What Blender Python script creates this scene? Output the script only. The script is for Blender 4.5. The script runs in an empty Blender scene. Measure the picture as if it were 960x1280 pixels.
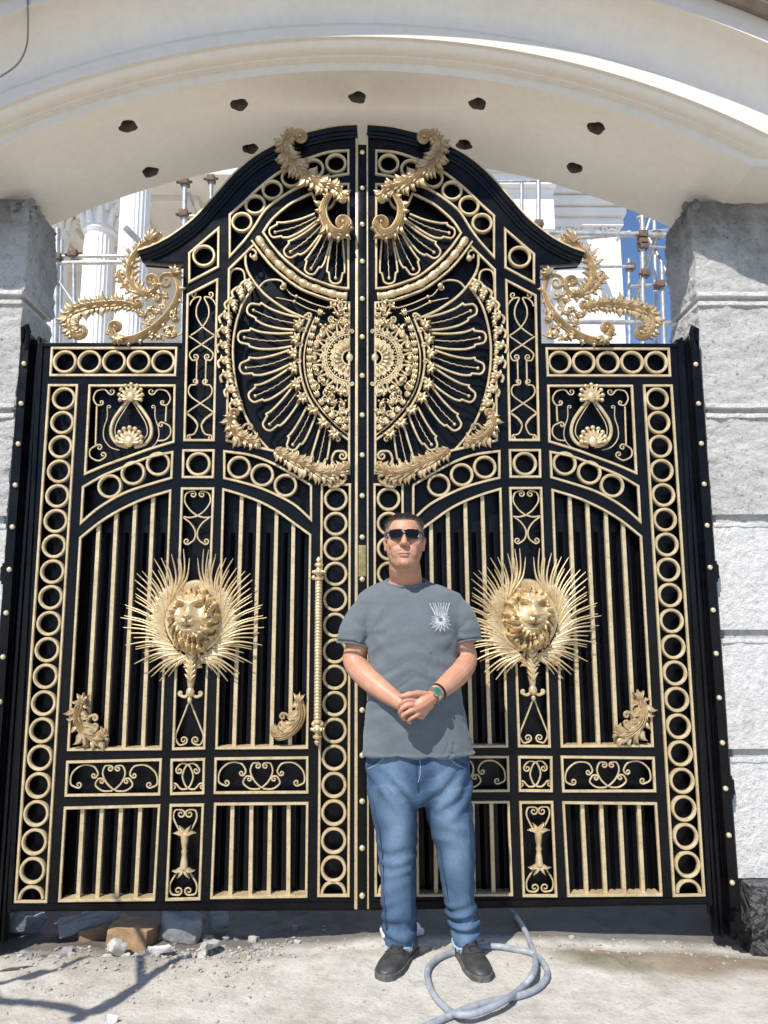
import bpy, bmesh, math, random
from mathutils import Vector, Matrix, noise
from mathutils.bvhtree import BVHTree
PI = math.pi
scn = bpy.context.scene
COL = scn.collection
rnd = random.Random(7)

# ------------------------------------------------------------------ camera
FPX, PITCH, YAW, ROLL = 953.9, 0.1552, 0.0154, -0.0043
CAM = Vector((0.0497, -3.7, 1.34))
def cam_axes():
    cp, sp = math.cos(PITCH), math.sin(PITCH)
    f = Vector((math.sin(YAW) * cp, math.cos(YAW) * cp, sp))
    r = Vector((math.cos(YAW), -math.sin(YAW), 0))
    u = r.cross(f)
    c, s = math.cos(ROLL), math.sin(ROLL)
    return c * r + s * u, -s * r + c * u, f
RT, UP, FW = cam_axes()
cd = bpy.data.cameras.new('camera')
cam = bpy.data.objects.new('camera', cd)
COL.objects.link(cam)
cam.matrix_world = Matrix(((RT.x, UP.x, -FW.x, CAM.x), (RT.y, UP.y, -FW.y, CAM.y), (RT.z, UP.z, -FW.z, CAM.z), (0, 0, 0, 1)))
cd.sensor_fit = 'VERTICAL'; cd.sensor_height = 36.0; cd.sensor_width = 27.0
cd.lens = FPX / 1280 * 36.0
cd.clip_start = 0.05; cd.clip_end = 2000
scn.camera = cam

def ray(px, py):
    return FW + RT * ((px - 480) / FPX) + UP * ((640 - py) / FPX)
def G(px, py, y=0.0):
    """point of the upright plane at depth y that the measured pixel shows"""
    d = ray(px, py)
    return CAM + d * ((y - CAM.y) / d.y)
def GZ(px, py, z=0.0):
    d = ray(px, py)
    return CAM + d * ((z - CAM.z) / d.z)
def scale_at(px, py, y=0.0):
    return (G(px + 1, py, y) - G(px, py, y)).length

# ------------------------------------------------------------------ materials
def newmat(name):
    m = bpy.data.materials.new(name); m.use_nodes = True
    nt = m.node_tree; nt.nodes.clear()
    out = nt.nodes.new('ShaderNodeOutputMaterial')
    b = nt.nodes.new('ShaderNodeBsdfPrincipled')
    nt.links.new(b.outputs[0], out.inputs[0])
    return m, nt, b
def nd(nt, t, **kw):
    n = nt.nodes.new(t)
    for k, v in kw.items():
        if k in n.inputs: n.inputs[k].default_value = v
        else: setattr(n, k, v)
    return n
def coords(nt, scale=(1, 1, 1)):
    tc = nt.nodes.new('ShaderNodeTexCoord')
    mp = nt.nodes.new('ShaderNodeMapping')
    mp.inputs['Scale'].default_value = scale
    nt.links.new(tc.outputs['Object'], mp.inputs[0])
    return mp.outputs[0]
def ramp(nt, fac, stops):
    r = nt.nodes.new('ShaderNodeValToRGB')
    e = r.color_ramp.elements
    while len(e) < len(stops): e.new(0.5)
    for i, (p, c) in enumerate(stops):
        e[i].position = p; e[i].color = (*c, 1) if len(c) == 3 else c
    nt.links.new(fac, r.inputs[0])
    return r.outputs[0]
def noise_tex(nt, vec, scale, detail=4, rough=0.55, dist=0.0):
    n = nd(nt, 'ShaderNodeTexNoise', Scale=scale, Detail=detail, Roughness=rough, Distortion=dist)
    nt.links.new(vec, n.inputs['Vector'])
    return n.outputs[0]
def bump(nt, b, h, strength=0.3, dist=0.01, prev=None):
    bp = nd(nt, 'ShaderNodeBump', Strength=strength, Distance=dist)
    nt.links.new(h, bp.inputs['Height'])
    if prev is not None: nt.links.new(prev, bp.inputs['Normal'])
    nt.links.new(bp.outputs[0], b.inputs['Normal'])
    return bp.outputs[0]
def mixc(nt, fac, a, c, mode='MIX'):
    m = nt.nodes.new('ShaderNodeMix'); m.data_type = 'RGBA'; m.blend_type = mode
    for s, v in ((0, fac), (6, a), (7, c)):
        if isinstance(v, (int, float)): m.inputs[s].default_value = v
        elif isinstance(v, tuple): m.inputs[s].default_value = (*v, 1)
        else: nt.links.new(v, m.inputs[s])
    return m.outputs[2]
def simple(name, col, rough=0.6, metal=0.0, nscale=0, namp=0.15, bs=0, bd=0.002, bst=0.4, coat=0.0, spec=0.5):
    m, nt, b = newmat(name)
    b.inputs['Roughness'].default_value = rough; b.inputs['Metallic'].default_value = metal
    b.inputs['Coat Weight'].default_value = coat; b.inputs['Coat Roughness'].default_value = 0.08
    b.inputs['Specular IOR Level'].default_value = spec
    v = coords(nt)
    if nscale:
        n = noise_tex(nt, v, nscale, 5)
        lo = tuple(c * (1 - namp) for c in col); hi = tuple(min(1, c * (1 + namp)) for c in col)
        nt.links.new(ramp(nt, n, [(0.3, lo), (0.7, hi)]), b.inputs['Base Color'])
    else: b.inputs['Base Color'].default_value = (*col, 1)
    if bs:
        bump(nt, b, noise_tex(nt, v, bs, 4), bst, bd)
    return m

M = {}
def make_gold(name, c0, c1, metal, rough):
    m, nt, b = newmat(name)
    v = coords(nt)
    n = noise_tex(nt, v, 14, 5)
    col = ramp(nt, n, [(0.35, c0), (0.7, c1)])
    n2 = noise_tex(nt, v, 90, 4, 0.6)
    grime = ramp(nt, n2, [(0.3, (0.62, 0.52, 0.40)), (0.48, (1, 1, 1))])
    nt.links.new(mixc(nt, 0.7, col, grime, 'MULTIPLY'), b.inputs['Base Color'])
    b.inputs['Metallic'].default_value = metal
    nt.links.new(ramp(nt, n, [(0.3, (rough - .1,) * 3), (0.7, (rough + .12,) * 3)]), b.inputs['Roughness'])
    bump(nt, b, noise_tex(nt, v, 160, 3), 0.25, 0.002)
    return m
M['gold'] = make_gold('gold_paint', (0.54, 0.42, 0.235), (0.66, 0.54, 0.34), 0.32, 0.43)
M['orn'] = make_gold('cast_gold', (0.58, 0.44, 0.24), (0.72, 0.58, 0.36), 0.5, 0.40)
# black gloss paint with dust
m, nt, b = newmat('black_gloss_paint'); v = coords(nt)
n = noise_tex(nt, v, 6, 6, 0.65)
n2 = noise_tex(nt, v, 220, 3, 0.7)
c = ramp(nt, n, [(0.35, (0.0025, 0.0026, 0.0036)), (0.75, (0.007, 0.0072, 0.009))])
dust = ramp(nt, n2, [(0.66, (0, 0, 0)), (0.78, (1, 1, 1))])
sep = nt.nodes.new('ShaderNodeTexCoord'); sx = nt.nodes.new('ShaderNodeSeparateXYZ'); nt.links.new(sep.outputs['Object'], sx.inputs[0])
low = ramp(nt, sx.outputs[2], [(0.06, (0.55,) * 3), (0.35, (0.05,) * 3)])
mul = mixc(nt, 1.0, dust, low, 'MULTIPLY')
nt.links.new(mixc(nt, mul, c, (0.20, 0.19, 0.17)), b.inputs['Base Color'])
nt.links.new(ramp(nt, n, [(0.3, (0.20,) * 3), (0.7, (0.36,) * 3)]), b.inputs['Roughness'])
b.inputs['Specular IOR Level'].default_value = 0.17
bump(nt, b, noise_tex(nt, v, 30, 3), 0.12, 0.004)
M['black'] = m
M['sheet'] = simple('black_sheet', (0.0025, 0.0026, 0.004), 0.34, 0, 8, 0.4, 18, 0.006, 0.3, 0, 0.2)
M['antique'] = make_gold('antique_gold', (0.40, 0.285, 0.15), (0.56, 0.43, 0.255), 0.45, 0.42)
M['brass'] = simple('brass_plate', (0.34, 0.27, 0.12), 0.45, 0.7, 60, 0.3, 200, 0.001)
M['stud'] = simple('gold_stud', (0.78, 0.66, 0.42), 0.3, 0.6)
# painted plaster of the arch
m, nt, b = newmat('cream_plaster'); v = coords(nt)
n = noise_tex(nt, v, 1.6, 6, 0.6)
n2 = noise_tex(nt, v, 25, 5, 0.6)
c = ramp(nt, n, [(0.3, (0.68, 0.625, 0.53)), (0.7, (0.74, 0.69, 0.60))])
c = mixc(nt, 0.35, c, ramp(nt, n2, [(0.35, (0.86, 0.86, 0.86)), (0.6, (1, 1, 1))]), 'MULTIPLY')
nt.links.new(c, b.inputs['Base Color']); b.inputs['Roughness'].default_value = 0.30
p = bump(nt, b, n2, 0.10, 0.004)
M['plaster'] = m
# rough cast stone of the pillars
m, nt, b = newmat('roughcast_stone'); v = coords(nt)
n1 = noise_tex(nt, v, 38, 9, 0.74)
n2 = noise_tex(nt, v, 2.6, 7, 0.65)
n3 = noise_tex(nt, v, 120, 5, 0.7)
c = ramp(nt, n1, [(0.31, (0.15, 0.148, 0.14)), (0.37, (0.48, 0.475, 0.46)), (0.45, (0.75, 0.735, 0.70)), (0.62, (0.80, 0.785, 0.75))])
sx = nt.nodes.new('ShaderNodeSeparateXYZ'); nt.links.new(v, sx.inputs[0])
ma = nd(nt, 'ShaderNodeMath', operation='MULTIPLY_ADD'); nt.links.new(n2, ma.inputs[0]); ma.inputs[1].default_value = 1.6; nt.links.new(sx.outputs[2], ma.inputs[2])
wz = ramp(nt, nd(nt, 'ShaderNodeMath', operation='DIVIDE').outputs[0], [(0.0, (1, 1, 1)), (1.0, (0.30, 0.295, 0.285))])  # darker tops: weathering, with the canopy's shade put into the colour
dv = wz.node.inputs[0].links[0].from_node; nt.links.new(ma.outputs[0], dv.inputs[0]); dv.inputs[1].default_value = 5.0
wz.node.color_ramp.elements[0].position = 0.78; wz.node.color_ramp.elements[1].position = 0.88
st = ramp(nt, n2, [(0.34, (0.80, 0.79, 0.77)), (0.46, (1, 1, 1))])
c = mixc(nt, 0.8, c, st, 'MULTIPLY')
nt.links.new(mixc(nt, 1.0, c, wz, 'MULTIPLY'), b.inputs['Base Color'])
b.inputs['Roughness'].default_value = 0.95
p = bump(nt, b, n1, 1.0, 0.045)
bump(nt, b, n3, 0.6, 0.006, p)
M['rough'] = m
m, nt, b = newmat('smooth_render'); v = coords(nt)
n1 = noise_tex(nt, v, 34, 8, 0.7); n2 = noise_tex(nt, v, 2.4, 6, 0.65)
c = ramp(nt, n1, [(0.29, (0.28, 0.275, 0.26)), (0.35, (0.60, 0.595, 0.58)), (0.6, (0.75, 0.735, 0.705))])
st = ramp(nt, n2, [(0.33, (0.74, 0.71, 0.66)), (0.45, (1, 1, 1))])
nt.links.new(mixc(nt, 0.8, c, st, 'MULTIPLY'), b.inputs['Base Color']); b.inputs['Roughness'].default_value = 0.93
bump(nt, b, n1, 0.9, 0.03)
M['render'] = m
m, nt, b = newmat('black_marble'); v = coords(nt)
n1 = noise_tex(nt, v, 5, 8, 0.7, 2.5)
c = ramp(nt, n1, [(0.46, (0.012, 0.012, 0.013)), (0.50, (0.14, 0.14, 0.14)), (0.535, (0.014, 0.014, 0.015))])
n2 = noise_tex(nt, v, 40, 5, 0.7)
d = ramp(nt, n2, [(0.52, (0, 0, 0)), (0.7, (0.35,) * 3)])
nt.links.new(mixc(nt, d, c, (0.20, 0.19, 0.18)), b.inputs['Base Color']); b.inputs['Roughness'].default_value = 0.28
M['marble'] = m
# dusty concrete ground
m, nt, b = newmat('dusty_concrete'); v = coords(nt)
n1 = noise_tex(nt, v, 1.3, 8, 0.62)
n2 = noise_tex(nt, v, 60, 6, 0.75)
n3 = noise_tex(nt, v, 9, 7, 0.65)
c = ramp(nt, n1, [(0.3, (0.48, 0.445, 0.39)), (0.55, (0.60, 0.575, 0.53)), (0.75, (0.66, 0.64, 0.60))])
c = mixc(nt, 0.75, c, ramp(nt, n3, [(0.3, (0.66, 0.63, 0.58)), (0.55, (1, 1, 1))]), 'MULTIPLY')
c = mixc(nt, 0.8, c, ramp(nt, n2, [(0.25, (0.5, 0.47, 0.43)), (0.48, (1, 1, 1))]), 'MULTIPLY')
cw = nd(nt, 'ShaderNodeTexNoise', Scale=5.0, Detail=6.0); nt.links.new(v, cw.inputs['Vector'])
cv_ = nd(nt, 'ShaderNodeVectorMath', operation='MULTIPLY_ADD'); nt.links.new(cw.outputs['Color'], cv_.inputs[0]); cv_.inputs[1].default_value = (.35, .35, 0); nt.links.new(v, cv_.inputs[2])
vo = nd(nt, 'ShaderNodeTexVoronoi', feature='DISTANCE_TO_EDGE', Scale=1.25); nt.links.new(cv_.outputs[0], vo.inputs['Vector'])
crk = ramp(nt, vo.outputs['Distance'], [(0.004, (0.35, 0.32, 0.28)), (0.011, (1, 1, 1))])
cm = ramp(nt, n1, [(0.52, (0, 0, 0)), (0.66, (0.35, 0.35, 0.35))])
c = mixc(nt, cm, c, mixc(nt, 1.0, c, crk, 'MULTIPLY'))
n5 = noise_tex(nt, v, 150, 4, 0.8)
c = mixc(nt, 0.7, c, ramp(nt, n5, [(0.30, (0.45, 0.42, 0.38)), (0.42, (1, 1, 1)), (0.66, (1, 1, 1)), (0.76, (1.25, 1.24, 1.2))]), 'MULTIPLY')
# damp brown stain by the right pillar, loose grey dirt along the gate, dark soil with painted shade under it
tc = nt.nodes.new('ShaderNodeTexCoord')
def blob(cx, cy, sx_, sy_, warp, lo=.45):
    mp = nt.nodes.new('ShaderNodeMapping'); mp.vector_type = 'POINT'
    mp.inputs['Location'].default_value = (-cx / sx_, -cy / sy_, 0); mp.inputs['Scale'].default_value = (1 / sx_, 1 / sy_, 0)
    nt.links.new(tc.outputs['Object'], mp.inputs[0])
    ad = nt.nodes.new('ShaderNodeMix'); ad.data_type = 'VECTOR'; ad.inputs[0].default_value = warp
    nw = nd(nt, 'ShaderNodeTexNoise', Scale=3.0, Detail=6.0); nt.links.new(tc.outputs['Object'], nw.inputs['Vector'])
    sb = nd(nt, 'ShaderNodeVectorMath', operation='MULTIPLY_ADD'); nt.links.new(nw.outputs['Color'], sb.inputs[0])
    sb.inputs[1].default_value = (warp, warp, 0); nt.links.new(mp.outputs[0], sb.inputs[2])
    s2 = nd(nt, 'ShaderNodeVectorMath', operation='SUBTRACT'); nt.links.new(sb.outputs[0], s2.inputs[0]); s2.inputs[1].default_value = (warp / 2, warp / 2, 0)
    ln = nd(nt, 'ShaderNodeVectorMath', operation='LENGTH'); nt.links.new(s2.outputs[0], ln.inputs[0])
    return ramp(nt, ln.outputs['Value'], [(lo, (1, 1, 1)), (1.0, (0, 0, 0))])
s1 = blob(1.45, -0.22, 0.75, 0.26, 1.1)
c = mixc(nt, s1, c, mixc(nt, 0.92, c, (0.50, 0.42, 0.31), 'MULTIPLY'))
s2_ = blob(0.98, -0.3, 0.22, 0.12, 1.2)
c = mixc(nt, s2_, c, mixc(nt, 0.9, c, (0.55, 0.60, 0.50), 'MULTIPLY'))
s3 = blob(-1.05, -0.1, 0.9, 0.30, 1.0)
c = mixc(nt, s3, c, mixc(nt, 0.9, c, (0.62, 0.60, 0.58), 'MULTIPLY'))
s4 = blob(0.0, 0.50, 9.0, 0.52, 0.10, .84)  # strip under the gate: dark soil, with the gate's shade put into the colour
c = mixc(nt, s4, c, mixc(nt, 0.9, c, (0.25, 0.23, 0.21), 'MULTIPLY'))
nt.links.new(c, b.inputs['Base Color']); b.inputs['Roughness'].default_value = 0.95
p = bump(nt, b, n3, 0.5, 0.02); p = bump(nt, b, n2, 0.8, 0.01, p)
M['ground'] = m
def stone_mat(name, col):
    m, nt, b = newmat(name); v = coords(nt)
    n1 = noise_tex(nt, v, 22, 7, 0.7)
    nt.links.new(ramp(nt, n1, [(0.3, tuple(x * .6 for x in col)), (0.65, col)]), b.inputs['Base Color'])
    b.inputs['Roughness'].default_value = 0.95; bump(nt, b, n1, 0.7, 0.01)
    return m
M['stone_grey'] = stone_mat('grey_stone', (0.36, 0.36, 0.37))
M['stone_pale'] = stone_mat('pale_stone', (0.55, 0.53, 0.49))
M['brick'] = stone_mat('tan_brick', (0.42, 0.27, 0.15))
M['gravel'] = stone_mat('gravel', (0.46, 0.43, 0.38))
M['concrete_hole'] = stone_mat('raw_concrete', (0.16, 0.13, 0.10))
M['white'] = simple('white_plaster', (0.80, 0.79, 0.77), 0.6, 0, 3, 0.06, 40, 0.003)
M['cream_wall'] = simple('cream_wall', (0.66, 0.62, 0.55), 0.7, 0, 2, 0.08, 40, 0.003)
M['glass'] = simple('dark_window_glass', (0.02, 0.025, 0.03), 0.06, 0, spec=0.8)
M['pipe'] = simple('galvanised_pipe', (0.50, 0.49, 0.47), 0.45, 0.7, 18, 0.3, 60, 0.002)
M['rust'] = simple('rusty_coupler', (0.16, 0.11, 0.08), 0.75, 0.4, 40, 0.4, 80, 0.003)
M['cable'] = simple('grey_cable', (0.22, 0.19, 0.16), 0.6)
M['dark_eave'] = simple('grey_roof_edge', (0.13, 0.14, 0.16), 0.6, 0, 30, 0.5, 60, 0.01, 0.6)
M['eave_brown'] = simple('brown_eave', (0.22, 0.18, 0.14), 0.7, 0, 14, 0.3, 40, 0.004)
m, nt, b = newmat('skin'); v = coords(nt)
n1 = noise_tex(nt, v, 22, 6, 0.65); n2 = noise_tex(nt, v, 260, 3, 0.7)
c = ramp(nt, n1, [(0.30, (0.42, 0.21, 0.125)), (0.70, (0.545, 0.310, 0.200))])
at = nt.nodes.new('ShaderNodeAttribute'); at.attribute_name = 'tone'
sp = nt.nodes.new('ShaderNodeSeparateColor'); nt.links.new(at.outputs['Color'], sp.inputs[0])
c = mixc(nt, sp.outputs[0], c, (0.50, 0.20, 0.130))
stb = ramp(nt, n2, [(0.35, (0.30, 0.27, 0.25)), (0.62, (0.95, 0.90, 0.86))])
c2 = mixc(nt, 0.75, c, stb, 'MULTIPLY')
c = mixc(nt, sp.outputs[1], c, c2)
nt.links.new(c, b.inputs['Base Color'])
b.inputs['Roughness'].default_value = 0.5
b.inputs['Subsurface Weight'].default_value = 0.12; b.inputs['Subsurface Radius'].default_value = (0.012, 0.005, 0.003); b.inputs['Subsurface Scale'].default_value = 0.4
bump(nt, b, noise_tex(nt, v, 140, 3), 0.12, 0.002)
M['skin'] = m
M['mouth'] = simple('mouth_line', (0.17, 0.06, 0.05), 0.7)
M['lip'] = simple('lip', (0.46, 0.20, 0.16), 0.5)
m, nt, b = newmat('short_hair'); v = coords(nt, (1, 1, 0.35)); n1 = noise_tex(nt, v, 320, 4, 0.7)
tc = nt.nodes.new('ShaderNodeTexCoord'); sx = nt.nodes.new('ShaderNodeSeparateXYZ'); nt.links.new(tc.outputs['Generated'], sx.inputs[0])
top = ramp(nt, n1, [(0.35, (0.022, 0.015, 0.010)), (0.7, (0.075, 0.052, 0.036))]); side = ramp(nt, n1, [(0.35, (0.10, 0.085, 0.075)), (0.7, (0.34, 0.31, 0.28))])
nt.links.new(mixc(nt, ramp(nt, sx.outputs[2], [(0.62, (0, 0, 0)), (0.82, (1, 1, 1))]), side, top), b.inputs['Base Color'])
b.inputs['Roughness'].default_value = 0.6; bump(nt, b, n1, 0.9, 0.006); M['hair'] = m
m, nt, b = newmat('grey_cotton'); v = coords(nt); n1 = noise_tex(nt, v, 7, 6, 0.65); n2 = noise_tex(nt, v, 420, 2, 0.6)
c = ramp(nt, n1, [(0.3, (0.098, 0.119, 0.132)), (0.7, (0.138, 0.162, 0.176))])
nt.links.new(mixc(nt, 0.5, c, ramp(nt, n2, [(0.3, (0.7,) * 3), (0.6, (1, 1, 1))]), 'MULTIPLY'), b.inputs['Base Color']); b.inputs['Roughness'].default_value = 0.95
b.inputs['Sheen Weight'].default_value = 0.15
p = bump(nt, b, n1, 0.25, 0.02); bump(nt, b, n2, 0.3, 0.001, p); M['cotton'] = m
M['print'] = simple('white_print', (0.52, 0.54, 0.56), 0.85, 0, 120, 0.15)
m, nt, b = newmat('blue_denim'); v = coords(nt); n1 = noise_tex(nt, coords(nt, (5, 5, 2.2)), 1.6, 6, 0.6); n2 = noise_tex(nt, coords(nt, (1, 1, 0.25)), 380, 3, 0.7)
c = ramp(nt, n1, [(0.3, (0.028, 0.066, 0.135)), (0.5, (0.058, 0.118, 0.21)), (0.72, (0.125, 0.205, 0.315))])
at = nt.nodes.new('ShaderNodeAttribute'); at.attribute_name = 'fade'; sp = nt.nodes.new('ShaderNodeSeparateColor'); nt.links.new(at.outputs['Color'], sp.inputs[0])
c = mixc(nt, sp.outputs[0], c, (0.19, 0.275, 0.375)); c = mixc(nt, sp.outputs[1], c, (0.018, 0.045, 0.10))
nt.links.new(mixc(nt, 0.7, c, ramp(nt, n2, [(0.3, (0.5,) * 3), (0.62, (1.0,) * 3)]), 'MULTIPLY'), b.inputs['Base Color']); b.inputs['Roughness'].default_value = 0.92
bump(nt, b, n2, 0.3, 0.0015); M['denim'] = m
M['denim_dark'] = simple('dark_denim', (0.02, 0.045, 0.085), 0.9, 0, 60, 0.3)
M['fray'] = simple('frayed_hem', (0.36, 0.45, 0.54), 0.95, 0, 200, 0.4)
M['leather'] = simple('black_leather', (0.042, 0.041, 0.041), 0.50, 0, 20, 0.5, 90, 0.002, 0.4)
M['sole'] = simple('dusty_sole', (0.10, 0.095, 0.09), 0.85, 0, 60, 0.5)
M['lens'] = simple('dark_lens', (0.004, 0.004, 0.006), 0.08, 0, spec=0.25)
M['glframe'] = simple('dark_spectacle_frame', (0.03, 0.012, 0.012), 0.3)
M['steel'] = simple('watch_steel', (0.55, 0.55, 0.53), 0.3, 0.9)
M['dial'] = simple('green_dial', (0.02, 0.16, 0.07), 0.25)
M['strap'] = simple('black_strap', (0.008, 0.008, 0.008), 0.6)
m, nt, b = newmat('grey_hose'); v = coords(nt); n1 = noise_tex(nt, v, 30, 5, 0.6)
nt.links.new(ramp(nt, n1, [(0.3, (0.22, 0.25, 0.29)), (0.7, (0.36, 0.385, 0.42))]), b.inputs['Base Color']); b.inputs['Roughness'].default_value = 0.5
bump(nt, b, n1, 0.3, 0.003); M['hose'] = m
M['bark'] = simple('tree_bark', (0.11, 0.085, 0.06), 0.95, 0, 20, 0.4, 40, 0.01, 0.8)

# ------------------------------------------------------------------ object helpers
SX = 1
def link(name, me, mat, parent=None, props=None):
    ob = bpy.data.objects.new(name, me)
    COL.objects.link(ob)
    if mat is not None:
        for k in (mat if isinstance(mat, (list, tuple)) else [mat]): me.materials.append(M[k])
    if parent is not None: ob.parent = parent
    if props:
        for k, v_ in props.items(): ob[k] = v_
    return ob
def root_loc(o):
    v = Vector((0, 0, 0))
    while o is not None:
        v = v + o.location; o = o.parent
    return v
def commit(name, bm, mat, parent=None, smooth=True, label=None, props=None, angle=40, weld=False):
    if SX < 0:
        for v in bm.verts: v.co.x = -v.co.x
        bmesh.ops.reverse_faces(bm, faces=bm.faces[:])
    if weld: bmesh.ops.remove_doubles(bm, verts=bm.verts[:], dist=1e-5)
    off = root_loc(parent) if parent is not None else Vector((0, 0, 0))
    if off.length > 0:
        for v in bm.verts: v.co -= off
    bmesh.ops.recalc_face_normals(bm, faces=bm.faces[:])
    me = bpy.data.meshes.new(name)
    bm.to_mesh(me); bm.free()
    if smooth:
        me.polygons.foreach_set('use_smooth', [True] * len(me.polygons))
        try: me.set_sharp_from_angle(angle=math.radians(angle))
        except Exception: pass
    pr = dict(props or {})
    if label: pr['label'] = label
    return link(name, me, mat, parent, pr)
def commit_pieces(name, bm, mat, parent):
    bm.verts.ensure_lookup_table(); seen = set(); bm.faces.ensure_lookup_table()
    for v0 in bm.verts[:]:
        if v0 in seen: continue
        st = [v0]; isl = set()
        while st:
            v = st.pop()
            if v in isl: continue
            isl.add(v)
            for e in v.link_edges:
                o = e.other_vert(v)
                if o not in isl: st.append(o)
        seen |= isl
        nb_ = bmesh.new(); mp = {v: nb_.verts.new(v.co) for v in isl}
        for f in {f for v in isl for f in v.link_faces}: nb_.faces.new([mp[v] for v in f.verts])
        commit(name, nb_, mat, parent)
    bm.free()
def thing(name, label, cat, loc=(0, 0, 0), group=None):
    o = bpy.data.objects.new(name, None); COL.objects.link(o)
    o.location = loc; o.empty_display_size = 0.1
    o['label'] = label; o['category'] = cat
    if group: o['group'] = group
    return o
def P(label, cat, group=None):
    d = {'label': label, 'category': cat}
    if group: d['group'] = group
    return d
def bake(ob):
    bpy.context.view_layer.update()
    dg = bpy.context.evaluated_depsgraph_get()
    me = bpy.data.meshes.new_from_object(ob.evaluated_get(dg))
    ob.modifiers.clear(); old = ob.data; ob.data = me
    return ob
def NB(): return bmesh.new()

# ------------------------------------------------------------------ shape helpers (world space)
def catmull(pts, n=8, closed=False):
    out = []; L = len(pts)
    rng = range(L if closed else L - 1)
    for i in rng:
        p = [pts[(i + k) % L] if closed else pts[min(max(i + k, 0), L - 1)] for k in (-1, 0, 1, 2)]
        for j in range(n):
            t = j / n
            out.append(tuple(0.5 * ((2 * b_) + (c_ - a_) * t + (2 * a_ - 5 * b_ + 4 * c_ - d_) * t * t + (-a_ + 3 * b_ - 3 * c_ + d_) * t ** 3)
                             for a_, b_, c_, d_ in zip(*p)))
    if not closed: out.append(tuple(pts[-1]))
    return out
def sweep(bm, pts, prof, closed=False, scale=None, pclosed=False, cap=True):
    """pts: Vectors near an upright plane; prof: (u across, v towards the viewer)"""
    n = len(pts); rings = []
    for i, p in enumerate(pts):
        if closed: a, c_ = pts[i - 1], pts[(i + 1) % n]
        else: a, c_ = pts[max(i - 1, 0)], pts[min(i + 1, n - 1)]
        t0 = Vector((p.x - a.x, p.z - a.z)); t1 = Vector((c_.x - p.x, c_.z - p.z))
        if t0.length < 1e-7: t0 = t1.copy()
        if t1.length < 1e-7: t1 = t0.copy()
        if t0.length < 1e-7: t0 = t1 = Vector((1, 0))
        t0.normalize(); t1.normalize()
        n0 = Vector((-t0.y, t0.x)); n1 = Vector((-t1.y, t1.x)); nn = n0 + n1
        if nn.length < 1e-4: nn = n0.copy()
        nn.normalize(); k = min(1 / max(nn.dot(n0), 0.35), 2.5)
        s = scale[i] if scale else 1.0
        rings.append([bm.verts.new((p.x + nn.x * u * s * k, p.y - v * s, p.z + nn.y * u * s * k)) for u, v in prof])
    m = len(prof)
    for i in range(n if closed else n - 1):
        r0, r1 = rings[i], rings[(i + 1) % n]
        for j in range(m if pclosed else m - 1):
            bm.faces.new((r0[j], r0[(j + 1) % m], r1[(j + 1) % m], r1[j]))
    if not closed and cap and m > 2:
        bm.faces.new(rings[0]); bm.faces.new(rings[-1][::-1])
def flat_prof(w, d):
    return [(-w, 0), (-w, d * .65), (-w * .72, d), (w * .72, d), (w, d * .65), (w, 0)]
def round_prof(r, n=8, flat=1.0):
    return [(r * math.cos(2 * PI * k / n), r * flat * math.sin(2 * PI * k / n)) for k in range(n)]
def tube(bm, pts, rad, n=8, cap=True):
    pts = [Vector(p) for p in pts]; L = len(pts)
    if not isinstance(rad, (list, tuple)): rad = [rad] * L
    t = (pts[1] - pts[0]).normalized()
    up = Vector((0, 0, 1)) if abs(t.z) < 0.9 else Vector((1, 0, 0))
    a = t.cross(up).normalized(); rings = []
    for i in range(L):
        t = (pts[min(i + 1, L - 1)] - pts[max(i - 1, 0)])
        if t.length < 1e-8: t = Vector((0, 0, 1))
        t.normalize(); a = (a - t * a.dot(t))
        if a.length < 1e-6: a = t.orthogonal()
        a.normalize(); b_ = t.cross(a)
        rings.append([bm.verts.new(pts[i] + (a * math.cos(2 * PI * k / n) + b_ * math.sin(2 * PI * k / n)) * rad[i]) for k in range(n)])
    for i in range(L - 1):
        for k in range(n):
            bm.faces.new((rings[i][k], rings[i][(k + 1) % n], rings[i + 1][(k + 1) % n], rings[i + 1][k]))
    if cap: bm.faces.new(rings[0][::-1]); bm.faces.new(rings[-1])
def ball(bm, c, r, seg=10, rings=7, mat=None):
    if not isinstance(r, (tuple, list)): r = (r, r, r)
    mx = Matrix.Translation(c) @ (mat.to_4x4() if mat else Matrix.Identity(4)) @ Matrix.Diagonal((*r, 1))
    bmesh.ops.create_uvsphere(bm, u_segments=seg, v_segments=rings, radius=1.0, matrix=mx)
def box(bm, lo, hi, bev=0.0):
    mx = Matrix.Translation((Vector(lo) + Vector(hi)) / 2) @ Matrix.Diagonal((hi[0] - lo[0], hi[1] - lo[1], hi[2] - lo[2], 1))
    r = bmesh.ops.create_cube(bm, size=1, matrix=mx)
    if bev:
        es = list({e for v in r['verts'] for e in v.link_edges})
        bmesh.ops.bevel(bm, geom=es, offset=bev, segments=2, affect='EDGES', profile=0.7)
def lathe_y(bm, c, prof, n=40):
    """ring around the y axis: prof = closed loop of (radius, y)"""
    R = []
    for k in range(n):
        a = 2 * PI * k / n
        R.append([bm.verts.new((c.x + r * math.cos(a), c.y + y, c.z + r * math.sin(a))) for r, y in prof])
    m = len(prof)
    for k in range(n):
        for j in range(m):
            bm.faces.new((R[k][j], R[k][(j + 1) % m], R[(k + 1) % n][(j + 1) % m], R[(k + 1) % n][j]))
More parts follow.
